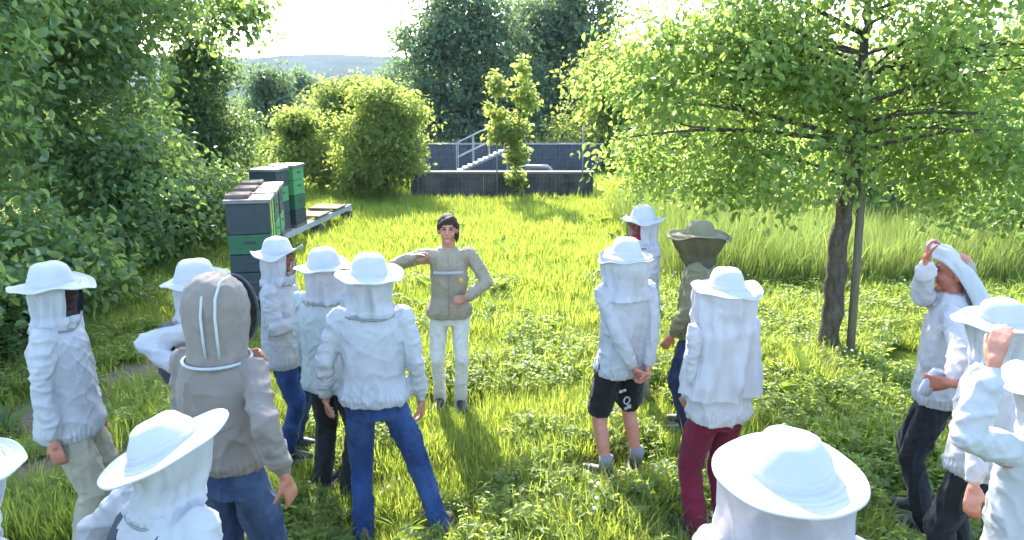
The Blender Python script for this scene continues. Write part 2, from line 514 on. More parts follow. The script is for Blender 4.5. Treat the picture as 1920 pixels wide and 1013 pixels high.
def tree(name, label, cat, base, trunk, blobs, ncl, per, leaf, mat, bark=None, seed=1, spread=0.22, shell=0.55,
         gap=(0.5, -0.12), six=False, limbs=22, group=None, trad=0.12, single_leaves=0, droop=0.35, rough_=0.30, clear_trunk=0.0):
    """trunk: polyline of local points; blobs: (centre, radii) local; ncl clusters of `per` leaves each"""
    rng = np.random.default_rng(seed)
    bark = bark or M_BARK
    bz = float(ground_z(base[0], base[1])[0])
    root = empty(name, (base[0], base[1], bz))
    tag(root, label, cat, group)
    tb = MB()
    tp = [np.array(p, float) for p in trunk]
    # subdivide the trunk for an uneven outline
    fine = []; rr = []
    seg = 7; tot = (len(tp) - 1) * seg
    for i in range(len(tp) - 1):
        for k in range(seg):
            u = k / seg; fine.append(tp[i] * (1 - u) + tp[i + 1] * u)
    fine.append(tp[-1])
    for i, p in enumerate(fine):
        u = i / tot
        rr.append(trad * (1 - 0.78 * u) * (1 + 0.35 * math.exp(-u * tot / 1.5)) * (1 + 0.07 * rng.normal()))
        if 0 < i < tot: fine[i] = p + rng.normal(size=3) * trad * 0.10 * np.array([1, 1, 0])
    fine[0][2] = -0.08
    tb.tube(fine, rr, 14)
    tb.build('trunk', bark, root, True)
    # cluster centres
    vol = np.array([r[0] * r[1] * r[2] for _, r in blobs]) ** 0.75
    pick = rng.choice(len(blobs), size=ncl * 3, p=vol / vol.sum())
    C = np.array([b[0] for b in blobs], float)[pick]; Rr = np.array([b[1] for b in blobs], float)[pick]
    d = unit(len(pick), rng)
    rad = shell + (1 - shell) * rng.random(len(pick)) ** 0.7
    rad *= 0.84 + 0.42 * perlin(d * 2.4 + C * 1.7 + seed) + rough_ * (rng.random(len(pick)) < .10) * rng.random(len(pick))          # lobed outline
    cl = C + d * Rr * rad[:, None]
    nz = perlin(cl * gap[0] * 2 + seed * 3.3)
    keep = (nz > gap[1]) & (cl[:, 2] > 0.10)
    cl = cl[keep][:ncl]; dd = d[keep][:ncl]
    if clear_trunk:                                                # fewer leaves in front of the bole
        xt = np.interp(cl[:, 2], [p_[2] for p_ in fine], [p_[0] for p_ in fine]); yt = np.interp(cl[:, 2], [p_[2] for p_ in fine], [p_[1] for p_ in fine])
        sx = cl[:, 0] - xt + (cl[:, 1] - yt) * base[0] / base[1] * -1
        hide = (np.abs(sx) < clear_trunk) & (cl[:, 1] < yt + .1) & (rng.random(len(cl)) < .5)
        cl = cl[~hide]; dd = dd[~hide]
    n = len(cl)
    # leaves
    idx = np.repeat(np.arange(n), per)
    off = rng.normal(size=(len(idx), 3)) * spread * np.array([1, 1, 0.75])
    pos = cl[idx] + off
    ok = pos[:, 2] > 0.06; pos = pos[ok]; idx = idx[ok]; off = off[ok]
    k = len(pos)
    nrm = np.array([0, 0, 0.75]) + 0.55 * dd[idx] + 0.65 * rng.normal(size=(k, 3))
    ax = off / (np.linalg.norm(off, axis=1)[:, None] + 1e-6) * 0.8 + 0.6 * rng.normal(size=(k, 3)) - np.array([0, 0, droop])
    L = leaf * (0.65 + 0.7 * rng.random(k)); W = L * (0.50 + 0.22 * rng.random(k))
    cr = link('crown', leaves_mesh('crown', pos, ax, nrm, L, W, six), mat, root, True)
    cr['kind'] = 'stuff'
    # limbs
    lb = MB()
    sel = rng.choice(n, size=min(limbs, n), replace=False)
    tl = np.array(fine)
    for s_ in sel:
        e = cl[s_]
        if e[2] < blobs[0][0][2] - blobs[0][1][2] * .6: continue
        cand = tl[(tl[:, 2] < e[2] - 0.05) & (np.arange(len(tl)) > len(tl) * 0.22)]
        if not len(cand): continue
        o0 = cand[np.argmin(np.linalg.norm(cand - e, axis=1) + 0.5 * rng.random(len(cand)))]
        ln = np.linalg.norm(e - o0)
        mid = (o0 + e) / 2 + np.array([0, 0, 0.10 * ln]) + rng.normal(size=3) * 0.05 * ln
        pts = [(1 - u) ** 2 * o0 + 2 * u * (1 - u) * mid + u * u * e for u in np.linspace(0, 1, 7)]
        r0 = min(trad * 0.30, 0.008 + 0.010 * ln)
        lb.tube(pts, [r0 * (1 - 0.85 * u) + 0.002 for u in np.linspace(0, 1, 7)], 6)
        for q in range(4):                                             # twigs to neighbouring clusters
            jj = np.argsort(np.linalg.norm(cl - pts[3 + (q % 3)], axis=1))[rng.integers(1, 9)]
            if np.linalg.norm(cl[jj] - pts[3]) < 1.6:
                lb.tube([pts[3], (pts[3] + cl[jj]) / 2 + rng.normal(size=3) * 0.05, cl[jj]], [r0 * .4, r0 * .3, .002], 5)
    if lb.v:
        b = lb.build('branches', bark, root, True); b['kind'] = 'stuff'
    # the biggest leaves turned to the viewer, as pieces of their own
    if single_leaves:
        one = leaves_mesh('leaf', np.zeros((1, 3)), np.array([[0, 1.0, 0]]), np.array([[0, 0, 1.0]]), np.array([1.0]), np.array([0.62]), True)
        one.materials.append(mat)
        wp = pos + np.array([base[0], base[1], bz]) - np.array([0, 0, CAM_H])
        ax_d = wp[:, 1] * CP - wp[:, 2] * SP
        inview = (np.abs(wp[:, 0] / ax_d) < 0.72) & (np.abs((wp[:, 1] * SP + wp[:, 2] * CP) / ax_d) < 0.38)
        near = np.argsort(np.where(inview, np.linalg.norm(wp, axis=1) - L * 12, 1e6))[:single_leaves]
        for q in near:
            o = link('leaf', one, None, root, True)
            o.location = Vector(pos[q] + off[q] * 0.4 - wp[q] / np.linalg.norm(wp[q]) * 0.03)
            z = Vector(nrm[q]).normalized(); y = Vector(ax[q]); y = (y - z * y.dot(z)).normalized(); x = y.cross(z)
            o.rotation_euler = Matrix((x, y, z)).transposed().to_euler()
            o.scale = (L[q] * 1.0,) * 3
    return root

# --- left-hand row of trees
tree('broadleaf_tree', 'tall broad-leaved tree filling the left edge of the picture', 'tree', (-8.6, 9.6),
     [(0, 0, 0), (0.1, 0.1, 2.2), (0.0, 0.3, 4.6), (0.3, 0.2, 7.8)],
     [((0.3, -0.2, 2.3), (2.4, 2.8, 2.0)), ((0.4, 0.1, 4.6), (2.8, 3.2, 2.4)), ((0.7, 0.2, 7.0), (2.9, 3.0, 2.2)), ((0.9, -2.2, 1.4), (1.6, 1.6, 1.3)), ((1.2, -1.0, 3.6), (1.9, 2.0, 1.6))],
     1500, 22, 0.135, ML_LEFT, seed=11, spread=0.26, six=True, trad=0.2, limbs=40, single_leaves=200, gap=(0.45, -0.16), shell=0.5)
tree('broadleaf_tree', 'broad-leaved tree with sunlit yellow-green tips left of the beehives', 'tree', (-7.9, 13.2),
     [(0, 0, 0), (0.0, 0.1, 2.4), (0.2, 0.0, 5.0), (0.3, 0.1, 8.8)],
     [((0.3, 0, 2.2), (2.1, 2.2, 1.9)), ((0.4, 0, 4.6), (2.5, 2.4, 2.2)), ((0.6, 0, 7.4), (2.7, 2.6, 2.2)), ((1.1, -0.8, 1.2), (1.3, 1.4, 1.2))],
     1250, 20, 0.14, ML_LEFT, seed=12, spread=0.26, six=True, trad=0.18, limbs=30, gap=(0.45, -0.18), shell=0.5)
tree('alder_tree', 'slim dark green tree at the far end of the left tree row', 'tree', (-7.6, 18.2),
     [(0, 0, 0), (0, 0, 2.0), (0.0, 0, 4.3)],
     [((0.1, 0, 1.5), (1.25, 1.3, 1.5)), ((0.15, 0, 2.9), (0.9, 1.0, 1.1)), ((0.1, 0, 3.9), (0.45, .5, 0.7))],
     620, 22, 0.12, ML_DARK, seed=13, spread=0.2, trad=0.1, limbs=16, shell=0.45)
tree('walnut_tree', 'high tree whose leafy branch hangs into the bright sky, upper left', 'tree', (-8.6, 16.8),
     [(0, 0, 0), (0, 0, 3.5), (0.6, 0, 6.0), (1.6, 0, 10.0), (2.2, -.3, 13.5)],
     [((1.8, -0.6, 11.2), (3.2, 3.0, 3.0)), ((0.5, 0, 8.0), (3.0, 2.6, 2.8)), ((2.85, -0.3, 4.45), (0.85, 0.8, 0.62)), ((2.6, -0.2, 4.5), (0.9, 0.8, 0.6)), ((3.1, -0.4, 4.35), (0.75, 0.7, 0.5)), ((0, 0, 5), (2.2, 2.2, 2)), ((1.8, 0, 8.4), (2.4, 2.0, 1.6))],
     1150, 20, 0.17, ML_LEFT, seed=14, spread=0.27, trad=0.22, limbs=34, gap=(0.5, -0.10), shell=0.35)
tree('elder_shrub', 'low dark shrub spreading under the left trees beside the standing beekeeper', 'shrub', (-5.9, 7.0),
     [(0, 0, 0), (0, 0, 0.8), (0.1, 0, 1.5)],
     [((0, 0, 0.7), (1.3, 1.5, 0.85)), ((-0.9, -0.9, 0.9), (1.3, 1.2, 1.0)), ((0.3, 1.6, 0.6), (0.9, 1.1, 0.7))],
     560, 20, 0.12, ML_LEFT, seed=15, spread=0.2, six=True, trad=0.05, limbs=20, shell=0.4)
tree('elder_shrub', 'low dark shrub between the left trees and the front beehive', 'shrub', (-5.8, 11.6),
     [(0, 0, 0), (0, 0, 0.9), (0.1, 0, 1.7)],
     [((0, 0, 0.8), (1.2, 1.7, 0.95)), ((0.2, 1.9, 0.7), (0.9, 1.4, 0.85)), ((-.4, .4, 1.6), (.9, 1.2, .7))],
     480, 20, 0.12, ML_LEFT, seed=16, spread=0.2, trad=0.05, limbs=16, shell=0.4)

# --- shrubs and trees across the back
b = at_z(712, 383, 0)
tree('hazel_bush', 'dense round bush with sunlit top right of the beehive rail', 'bush', (b[0], b[1] + 1.0),
     [(0, 0, 0), (0, 0, 1.2), (0.1, 0, 2.4)],
     [((0.05, 0, 1.35), (1.30, 1.2, 1.35)), ((0.25, 0, 2.2), (0.95, 0.9, 0.75)), ((-0.55, -.1, 0.9), (0.85, 0.9, 0.9)), ((-.2, 0, 2.5), (0.6, 0.6, 0.5))],
     760, 24, 0.115, ML_YEL, seed=21, spread=0.15, trad=0.06, limbs=24, shell=0.4, gap=(1.25, -0.04))
b = at_z(600, 372, 0)
tree('willow_bush', 'yellow-green bush behind the beehive rail, left of the dense round bush', 'bush', (b[0] + .2, b[1] + 3.4),
     [(0, 0, 0), (0, 0, 1.4), (0.1, 0, 2.6)],
     [((0.1, 0, 1.7), (1.5, 1.2, 1.4)), ((-0.2, 0, 2.5), (1.0, 0.9, 0.75)), ((0.6, 0, 2.7), (.8, .8, .55))],
     620, 22, 0.12, ML_YEL, seed=22, spread=0.16, trad=0.06, limbs=18, shell=0.4, gap=(1.2, -0.04))
b = at_z(545, 372, 0)
tree('willow_bush', 'loose yellow-green bush directly behind the beehives', 'bush', (b[0] - .1, b[1] + 1.2),
     [(0, 0, 0), (0, 0, 1.1), (0.1, 0, 2.0)],
     [((0.1, 0, 1.2), (0.9, 0.9, 1.0)), ((0.0, 0, 1.9), (0.7, 0.7, 0.6)), ((.9, -.3, .7), (.7, .6, .6))],
     420, 20, 0.115, ML_YEL, seed=23, spread=0.15, trad=0.05, limbs=14, shell=0.35, gap=(1.2, 0.0))
c = at_y(505, 170, 38)
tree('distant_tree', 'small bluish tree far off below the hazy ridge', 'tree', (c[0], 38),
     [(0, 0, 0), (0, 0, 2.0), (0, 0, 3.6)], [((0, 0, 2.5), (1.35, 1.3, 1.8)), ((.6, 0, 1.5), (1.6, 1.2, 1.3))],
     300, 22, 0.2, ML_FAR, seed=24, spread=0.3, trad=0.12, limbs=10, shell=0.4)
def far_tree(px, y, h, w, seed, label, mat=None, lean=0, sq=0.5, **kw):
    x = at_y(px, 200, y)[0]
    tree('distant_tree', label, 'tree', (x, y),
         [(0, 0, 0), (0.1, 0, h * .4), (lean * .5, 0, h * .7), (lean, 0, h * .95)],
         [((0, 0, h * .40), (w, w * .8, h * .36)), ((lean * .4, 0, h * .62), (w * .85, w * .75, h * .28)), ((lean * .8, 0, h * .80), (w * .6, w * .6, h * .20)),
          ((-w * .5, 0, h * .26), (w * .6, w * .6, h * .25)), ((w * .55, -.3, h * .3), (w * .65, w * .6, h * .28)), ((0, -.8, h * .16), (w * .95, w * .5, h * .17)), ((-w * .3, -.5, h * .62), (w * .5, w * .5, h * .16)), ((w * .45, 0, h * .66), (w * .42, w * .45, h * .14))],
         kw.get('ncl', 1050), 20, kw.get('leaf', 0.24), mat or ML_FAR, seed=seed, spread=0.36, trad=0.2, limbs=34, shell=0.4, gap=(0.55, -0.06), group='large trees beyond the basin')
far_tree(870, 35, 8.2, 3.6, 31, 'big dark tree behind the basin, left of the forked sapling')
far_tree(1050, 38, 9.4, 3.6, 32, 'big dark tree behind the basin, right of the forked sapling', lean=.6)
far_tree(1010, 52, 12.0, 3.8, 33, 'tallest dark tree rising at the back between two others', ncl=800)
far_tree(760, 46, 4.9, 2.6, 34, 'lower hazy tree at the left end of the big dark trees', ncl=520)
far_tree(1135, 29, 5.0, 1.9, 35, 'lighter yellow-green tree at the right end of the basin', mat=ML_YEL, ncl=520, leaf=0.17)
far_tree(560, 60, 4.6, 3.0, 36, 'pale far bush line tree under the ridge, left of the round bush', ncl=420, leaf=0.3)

# forked sapling in front of the fence
b = at_z(965, 374, 0)
def SB(px, py): q = at_y(px, py, b[1]); return (q[0] - b[0], 0, q[2])
tree('maple_sapling', 'young forked sapling with yellow-green leaves in front of the wire fence', 'sapling', (b[0], b[1]),
     [(0, 0, 0), SB(966, 320), SB(975, 220), SB(980, 120)],
     [(SB(980, 135), (.20, .25, .38)), (SB(985, 185), (.36, .3, .33)), (SB(932, 165), (.22, .25, .30)), (SB(925, 208), (.36, .25, .20)), (SB(950, 248), (.55, .35, .26)),
      (SB(968, 285), (.33, .3, .35)), (SB(968, 335), (.20, .2, .28)), (SB(930, 260), (.22, .2, .14)), (SB(965, 240), (.35, .3, .5))],
     215, 15, 0.13, ML_SAP, bark=M_BARK2, seed=41, spread=0.10, six=True, trad=0.03, limbs=26, shell=0.2, gap=(1.2, -0.5))

# fruit tree on the right with its stake
tb_ = at_z(1552, 672, 0)
def TB(px, py, dy=0): q = at_y(px, py, tb_[1] + dy); return (q[0] - tb_[0], dy, q[2])
tree('fruit_tree', 'spreading fruit tree with dark trunk tied to a stake on the right', 'tree', (tb_[0], tb_[1]),
     [(0, 0, 0), TB(1567, 520), TB(1582, 400), TB(1606, 290), TB(1618, 160), TB(1625, 30), TB(1640, -160)],
     [(TB(1260, 190), (1.0, 1.1, 0.75)), (TB(1225, 150), (0.70, 0.8, 0.42)), (TB(1330, 60), (1.0, 1.2, 0.7)), (TB(1440, 150), (1.2, 1.4, 1.0)), (TB(1300, 310), (1.05, 1.0, 0.42)),
      (TB(1450, 330), (1.1, 1.2, .5)), (TB(1600, 60), (1.3, 1.4, 0.9)), (TB(1700, 200), (1.2, 1.4, 1.0)), (TB(1840, 120), (1.1, 1.3, .9)), (TB(1800, 330), (1.1, 1.2, 0.55)),
      (TB(1900, 250), (1.0, 1.2, .9)), (TB(1560, 230, .3), (1.0, 1.2, .8)), (TB(1500, -120), (1.8, 1.6, .9)), (TB(1800, -120), (1.5, 1.6, .9)), (TB(1190, 245), (0.5, .6, .3))],
     2050, 16, 0.070, ML_APPLE, seed=51, spread=0.135, six=True, trad=0.104, limbs=80, shell=0.25, gap=(0.85, 0.02), rough_=.2, single_leaves=200, droop=0.5, clear_trunk=.34)
s0 = at_z(1593, 682, 0); s1 = at_y(1617, 345, s0[1] + .1)
mb = MB(); mb.tube([(0, 0, -.1), tuple((s1 - s0) * .5), tuple(s1 - s0)], [.042, .040, .037], 12)
o = mb.build('tree_stake', M_STAKE, None, True); o.location = s0
tag(o, 'slim round wooden stake standing beside the fruit tree trunk', 'stake')

# hedge trees behind the fruit tree
def back_shrub(x, y, h, w, seed, label, mat, leaf=0.12, ncl=520, name='hedge_shrub'):
    tree(name, label, 'shrub', (x, y), [(0, 0, 0), (0, 0, h * .4), (.1, 0, h * .8)],
         [((0, 0, h * .45), (w, w * .8, h * .45)), ((.2, 0, h * .75), (w * .7, w * .6, h * .3)), ((-w * .4, -.2, h * .3), (w * .6, w * .6, h * .3))],
         ncl, 20, leaf, mat, seed=seed, spread=0.22, trad=0.07, limbs=16, shell=0.45, gap=(0.6, -0.1), group='shrubs behind the fruit tree')
back_shrub(4.2, 19.5, 3.0, 1.9, 61, 'rounded shrub at the fence end, seen under the fruit tree crown', ML_YEL)
back_shrub(8.2, 17.5, 3.3, 2.3, 62, 'mid green shrub behind the fruit tree trunk', ML_APPLE)
back_shrub(10.2, 13.0, 3.2, 1.9, 63, 'shaded shrub behind the beekeeper with the raised arm', ML_LEFT)
back_shrub(6.6, 14.6, 1.9, 1.5, 67, 'low dark shrub bank just behind the tall grass, right of the trunk', ML_LEFT, ncl=420)
back_shrub(4.6, 15.4, 1.5, 1.3, 68, 'low shrub behind the tall grass, left of the trunk', ML_APPLE, ncl=320)
back_shrub(8.6, 11.6, 2.1, 1.5, 69, 'leafy shrub right behind the lifted hood', ML_LEFT, ncl=420)
back_shrub(13.6, 16.5, 4.2, 2.4, 64, 'pale sunlit shrub at the far right edge', ML_YEL)
back_shrub(16.5, 24.0, 5.5, 3.2, 65, 'tall bush furthest back on the right side', ML_APPLE, 0.16)
back_shrub(8.3, 26.0, 5.0, 3.0, 66, 'large bush far behind the fruit tree, right of the basin', ML_FAR, 0.18)

# ------------------------------------------------------------------ basin, wall, fence behind the meadow
M_CONC = plain('weathered_concrete', (0.045, 0.042, 0.036), 0.95, 0.4, 3.0, 0.6, dist=0.01, c2=(0.105, 0.095, 0.08))
M_COPE = plain('wall_coping', (0.20, 0.165, 0.145), 0.9, 0.2, 8.0, 0.3)
M_PANEL = plain('blue_grey_panel', (0.050, 0.058, 0.082), 0.7, 0.22, 4.0, 0.2, c2=(0.080, 0.088, 0.115))
M_STEEL = plain('galvanised_steel', (0.36, 0.38, 0.40), 0.45, 0.12, 20.0, 0.1, metal=0.35)
M_WIRE = plain('fence_wire', (0.17, 0.19, 0.19), 0.5, 0.1, metal=0.3)

WY = 19.6
wl = at_y(770, 330, WY)[0]; wr = at_y(1112, 330, WY)[0]
root = empty('basin_wall', ((wl + wr) / 2, WY, 0)); W = wr - wl
tag(root, 'low dark concrete basin wall with pale coping behind the wire fence', 'wall')
ztop = at_y(940, 325, WY)[2]
npan = 5
for i in range(npan):
    mb = MB(); w_ = W / npan
    mb.box((-W / 2 + w_ * (i + .5), 0, ztop / 2 - .1), (w_ - 0.012, 0.22, ztop + .2))
    bevel(mb.build('wall_panel', M_CONC, root), .008)
mb = MB(); mb.box((0, 0, ztop + .028), (W + .06, .30, .055)); bevel(mb.build('coping', M_COPE, root), .01)

FY = 27.0
fl = at_y(770, 300, FY)[0] - .6; fr = at_y(1112, 300, FY)[0] + .3
fz = at_y(940, 271, FY)[2]
root = empty('basin_far_wall', (0, FY, 0))
tag(root, 'blue-grey panelled far wall of the basin behind the metal steps', 'wall')
n = 14; w_ = (fr - fl) / n
pm = MB(); pm.box((0, 0, (fz + .1) / 2 - .05), (w_ - 0.02, 0.10, fz + .1)); pmesh = pm.mesh('panel'); pmesh.materials.append(M_PANEL)
for i in range(n):
    o = link('panel', pmesh, None, root, False); o.location = (fl + w_ * (i + .5), (i % 2) * .03, 0); bevel(o, .006)
mb = MB(); mb.box(((fl + fr) / 2, 0, fz + .02), (fr - fl + .1, .16, .04)); mb.build('top_rail', M_STEEL, root)
mb = MB(); mb.box(((wl + wr) / 2, 23.3, .0), (W - .3, 7.2, .06)); o = mb.build('basin_floor', M_CONC); tag(o, kind='structure')

# metal steps with railing inside the basin
SY = 22.0
a0 = at_y(858, 322, SY); a1 = at_y(945, 282, SY)
root = empty('metal_steps', (a0[0], SY, 0))
tag(root, 'galvanised steel access steps with open handrail rising behind the basin wall', 'steps')
v = a1 - a0
def sp(u, z=0, y=0): return (v[0] * u, y, a0[2] + v[2] * u + z)
for y in (-.28, .28):
    mb = MB(); mb.tube([sp(-.05, -.02, y), sp(1, -.02, y)], .045, 6); mb.build('stringer', M_STEEL, root)
for k in range(9):
    mb = MB(); p = sp((k + .5) / 9); mb.box((p[0], 0, p[2] + .02), (.17, .60, .03)); mb.build('tread', M_STEEL, root)
for y in (-.32, .32):
    hh = at_y(858, 268, SY)[2] - a0[2]
    for u in (0, .34, .68, 1.0):
        mb = MB(); mb.tube([sp(u, 0, y), sp(u, hh, y)], .018, 6); mb.build('railing_post', M_STEEL, root)
    for f in (.5, 1.0):
        mb = MB(); mb.tube([sp(0, hh * f, y), sp(.5, hh * f + .02, y), sp(1.0, hh * f, y), (v[0] * 1.0 + .7, y, a1[2] + hh * f)], .018, 6); mb.build('handrail', M_STEEL, root)
mb = MB(); mb.box((v[0] + .4, 0, a1[2]), (.8, .64, .05)); mb.build('landing', M_STEEL, root)
for y in (-.28, .28):
    for xx in (v[0] + .1, v[0] + .72):
        mb = MB(); mb.tube([(xx, y, 0), (xx, y, a1[2])], .03, 6); mb.build('leg', M_STEEL, root)
    mb = MB(); mb.tube([(0.02, y, 0), (0.02, y, a0[2])], .03, 6); mb.build('leg', M_STEEL, root)
q0 = at_y(985, 313, 21.0); q1 = at_y(1032, 313, 21.0)
mb = MB(); mb.tube([(q0[0], 21, q0[2]), (q1[0] - .08, 21, q0[2]), (q1[0], 21, q0[2] - .06), (q1[0] + .02, 21, .03)], [.06] * 4, 12)
tag(mb.build('bent_pipe', M_STEEL, None, True), 'horizontal grey pipe bending down just above the basin wall', 'pipe')

# wire fence
NY = 19.1
root = empty('wire_fence', (0, NY, 0))
tag(root, 'tall thin wire mesh fence on slender grey posts in front of the basin', 'fence')
posts = [783, 932, 1092]
xs = [at_y(p, 330, NY)[0] for p in posts]
ft = at_y(1092, 236, NY)[2]
for i, x in enumerate(xs):
    mb = MB(); mb.tube([(x, 0, -.05), (x, 0, ft)], .018, 8); p = mb.build('post', M_WIRE, root, True)
    mb = MB(); mb.ell((x, 0, ft), (.021, .021, .015)); mb.build('post_cap', M_WIRE, p, True)
wm = MB()
x0, x1 = xs[0], xs[-1]
for z in np.arange(.08, ft - .02, .20): wm.tube([(x0, -.03, z), (x1, -.03, z)], .0017, 4)
for x in np.arange(x0 + .05, x1, .10): wm.tube([(x, -.03, .05), (x, -.03, ft - .03)], .0014, 4)
wo_ = wm.build('wire_mesh', M_WIRE, root); wo_['kind'] = 'stuff'

# ------------------------------------------------------------------ beehives on their rail
def paint(name, c): return plain(name, c, 0.65, 0.22, 9.0, 0.35, dist=0.003, sc=(1, 1, 3))
MH_SLATE = paint('slate_paint', (0.018, 0.032, 0.036)); MH_GREEN = paint('green_paint', (0.016, 0.085, 0.036)); MH_LIGHT = paint('light_green_paint', (0.055, 0.22, 0.075))
M_TIN = plain('tin_lid', (0.16, 0.15, 0.14), 0.6, 0.15, 6.0, 0.2, metal=0.4)
M_PLANK = plain('weathered_plank', (0.13, 0.09, 0.07), 0.9, 0.35, 6.0, 0.5, dist=.005, sc=(1, 6, 1))
M_RAIL = plain('grey_rail', (0.30, 0.30, 0.30), 0.8, 0.2, 6.0, 0.4, sc=(6, .5, 1))
M_HSTRAP = plain('lime_strap', (0.42, 0.55, 0.12), 0.6, 0.15)
f0 = at_d(452, 376, 8.3)                                    # top middle of the front hive
ang = R(12)
rowdir = np.array([math.sin(R(-12)), math.cos(R(-12)), 0])
HB = 0.34
def hive(pos, layers, w, d, label, straps=False, plank=True, wood=True, rz=0.0):
    root = empty('beehive', (pos[0], pos[1], HB), rz)
    tag(root, label, 'beehive', 'beehives on the rail')
    z = 0.04
    mb = MB(); mb.box((0, 0, .02), (w + .02, d + .02, .05)); bevel(mb.build('floor_board', M_PLANK, root), .006)
    for (h, mt, name) in layers:
        mb = MB(); mb.box((0, 0, z + .005 + h / 2), (w, d, h - .008))
        bx = bevel(mb.build(name, mt, root), .006)
        for sy, sx in ((-1, 0), (0, 1)):
            hm = MB()
            if sy: hm.box((0, -d / 2 - .004, z + h * .62), (.13, .014, .030))
            else: hm.box((w / 2 + .004, 0, z + h * .62), (.014, .13, .030))
            bevel(hm.build('hand_grip', MH_SLATE if mt is not MH_SLATE else M_STRAP, bx), .004)
        z += h
    mb = MB(); mb.box((0, 0, z + .03), (w + .045, d + .045, .045)); bevel(mb.build('lid', M_TIN, root), .006)
    if wood:
        mb = MB(); mb.box((-.12, .03, z + .075), (w * .55, d * .7, .04)); bevel(mb.build('top_board', M_PLANK, root), .006)
    if straps:
        for yy in (-.13, .10):
            mb = MB(); mb.box((w / 2 + .008, yy, z / 2 + .02), (.010, .042, z)); mb.build('strap', M_HSTRAP, root)
    return root
S_, G_, L_ = MH_SLATE, MH_GREEN, MH_LIGHT
tot = f0[2] - HB - .09
u = tot / 4.6
base = np.array([f0[0], f0[1] + .26, 0])
hive(base, [(u * 1.2, S_, 'hive_box'), (u * .9, S_, 'hive_box'), (u * 1.0, G_, 'hive_box'), (u * 1.5, S_, 'hive_box')], .47, .47,
     'front beehive, dark slate with one green box and lime straps', True, rz=ang)
hv2 = base + rowdir * .64
hive(hv2, [(u * 1.2, S_, 'hive_box'), (u * 1.0, G_, 'hive_box'), (u * 1.0, L_, 'hive_box'), (u * 1.40, G_, 'hive_box')], .47, .47, 'second beehive in the row with a pale tin lid', rz=ang)
hv3 = base + rowdir * 1.28
hive(hv3, [(u * 1.2, S_, 'hive_box'), (u * 1.0, S_, 'hive_box'), (u * 1.0, L_, 'hive_box'), (u * 1.40, S_, 'hive_box')], .47, .47, 'third beehive, mostly hidden between its neighbours', wood=True, rz=ang)
e0 = at_z(508, 436, HB); e1 = at_z(636, 382, HB)
rd = e1 - e0; rd[2] = 0; rd /= np.linalg.norm(rd)
r4 = at_d(494, 330, 12.3); z4 = at_d(495, 318, 12.3)[2]
u4 = (z4 - HB - .09) / 4.6; a4 = math.atan2(rd[1], rd[0]) - math.pi / 2
hv4 = np.array([r4[0], r4[1] + .25, 0])
hive(hv4, [(u4 * 1.2, S_, 'hive_box'), (u4 * 1.0, S_, 'hive_box'), (u4 * 1.2, L_, 'hive_box'), (u4 * 1.2, S_, 'hive_box')], .47, .47, 'dark lidded beehive of the rear pair with light green side', wood=False, rz=a4)
hv5 = hv4 + rd * .72
hive(hv5, [(u4 * 1.2, S_, 'hive_box'), (u4 * 1.2, G_, 'hive_box'), (u4 * 1.2, L_, 'hive_box'), (u4 * 1.0, L_, 'hive_box')], .47, .47, 'rearmost beehive showing a narrow light green side', wood=False, rz=a4)
# rails: one short pair under the front hives, one long pair under the rear ones
def rail(x, y, dr, Lr, lab):
    root = empty('hive_rail', (x, y, 0), math.atan2(dr[1], dr[0])); tag(root, lab, 'rail', 'rail beams under the hives')
    mb = MB(); mb.box((Lr / 2, 0, HB - .06), (Lr, .09, .11)); bevel(mb.build('beam', M_RAIL, root), .006)
    for q in (.25, Lr * .5, Lr - .25):
        mb = MB(); mb.box((q, 0, (HB - .118) / 2 - .03), (.2, .2, HB - .118 + .04)); bevel(mb.build('block', M_CONC, root), .01)
nb_ = np.array([rowdir[1], -rowdir[0], 0])
for k_, lab in ((.17, 'rail beam under the right side of the three front beehives'), (-.17, 'rail beam under the left side of the three front beehives')):
    q = base - rowdir * .4 + nb_ * k_; rail(q[0], q[1], rowdir, 2.1, lab)
st = hv4 - rd * .45; nb_ = np.array([rd[1], -rd[0], 0]); Lr = np.linalg.norm((e1 - st)[:2])
for k_, lab in ((.20, 'pale grey rail beam reaching far past the rear beehives over the grass'), (-.22, 'second pale rail beam behind, under the rear beehives')):
    q = st + nb_ * k_; rail(q[0], q[1], rd, Lr, lab)
# empty stand boards lying on the rails past the hives
for k, (u_, lab) in enumerate(((.55, 'brown empty hive board lying on the rail just past the hives'), (.80, 'brown empty hive board near the far end of the rail'))):
    p = st + rd * Lr * u_
    mb = MB()
    root = empty('hive_board', (p[0], p[1], HB), math.atan2(rd[1], rd[0]) - math.pi / 2); tag(root, lab, 'board', 'empty boards on the rail')
    for j in range(4):
        mb = MB(); mb.box((0, -.24 + j * .16, .05), (.62, .145, .028)); bevel(mb.build('plank', M_PLANK, root), .005)
    for xx in (-.24, .24):
        mb = MB(); mb.box((xx, 0, .017), (.05, .62, .034)); mb.build('batten', M_PLANK, root)

# ------------------------------------------------------------------ people
def ik(S, Wt, a, b, pole):
    S = np.array(S, float); Wt = np.array(Wt, float)
    d = Wt - S; L = np.linalg.norm(d)
    if L > (a + b) * .995: Wt = S + d / L * (a + b) * .995; d = Wt - S; L = np.linalg.norm(d)
    n = d / L; x = (a * a - b * b + L * L) / (2 * L); h = math.sqrt(max(a * a - x * x, 0))
    p = np.array(pole, float); p = p - n * p.dot(n); p /= np.linalg.norm(p) + 1e-9
    return S + n * x + p * h, Wt

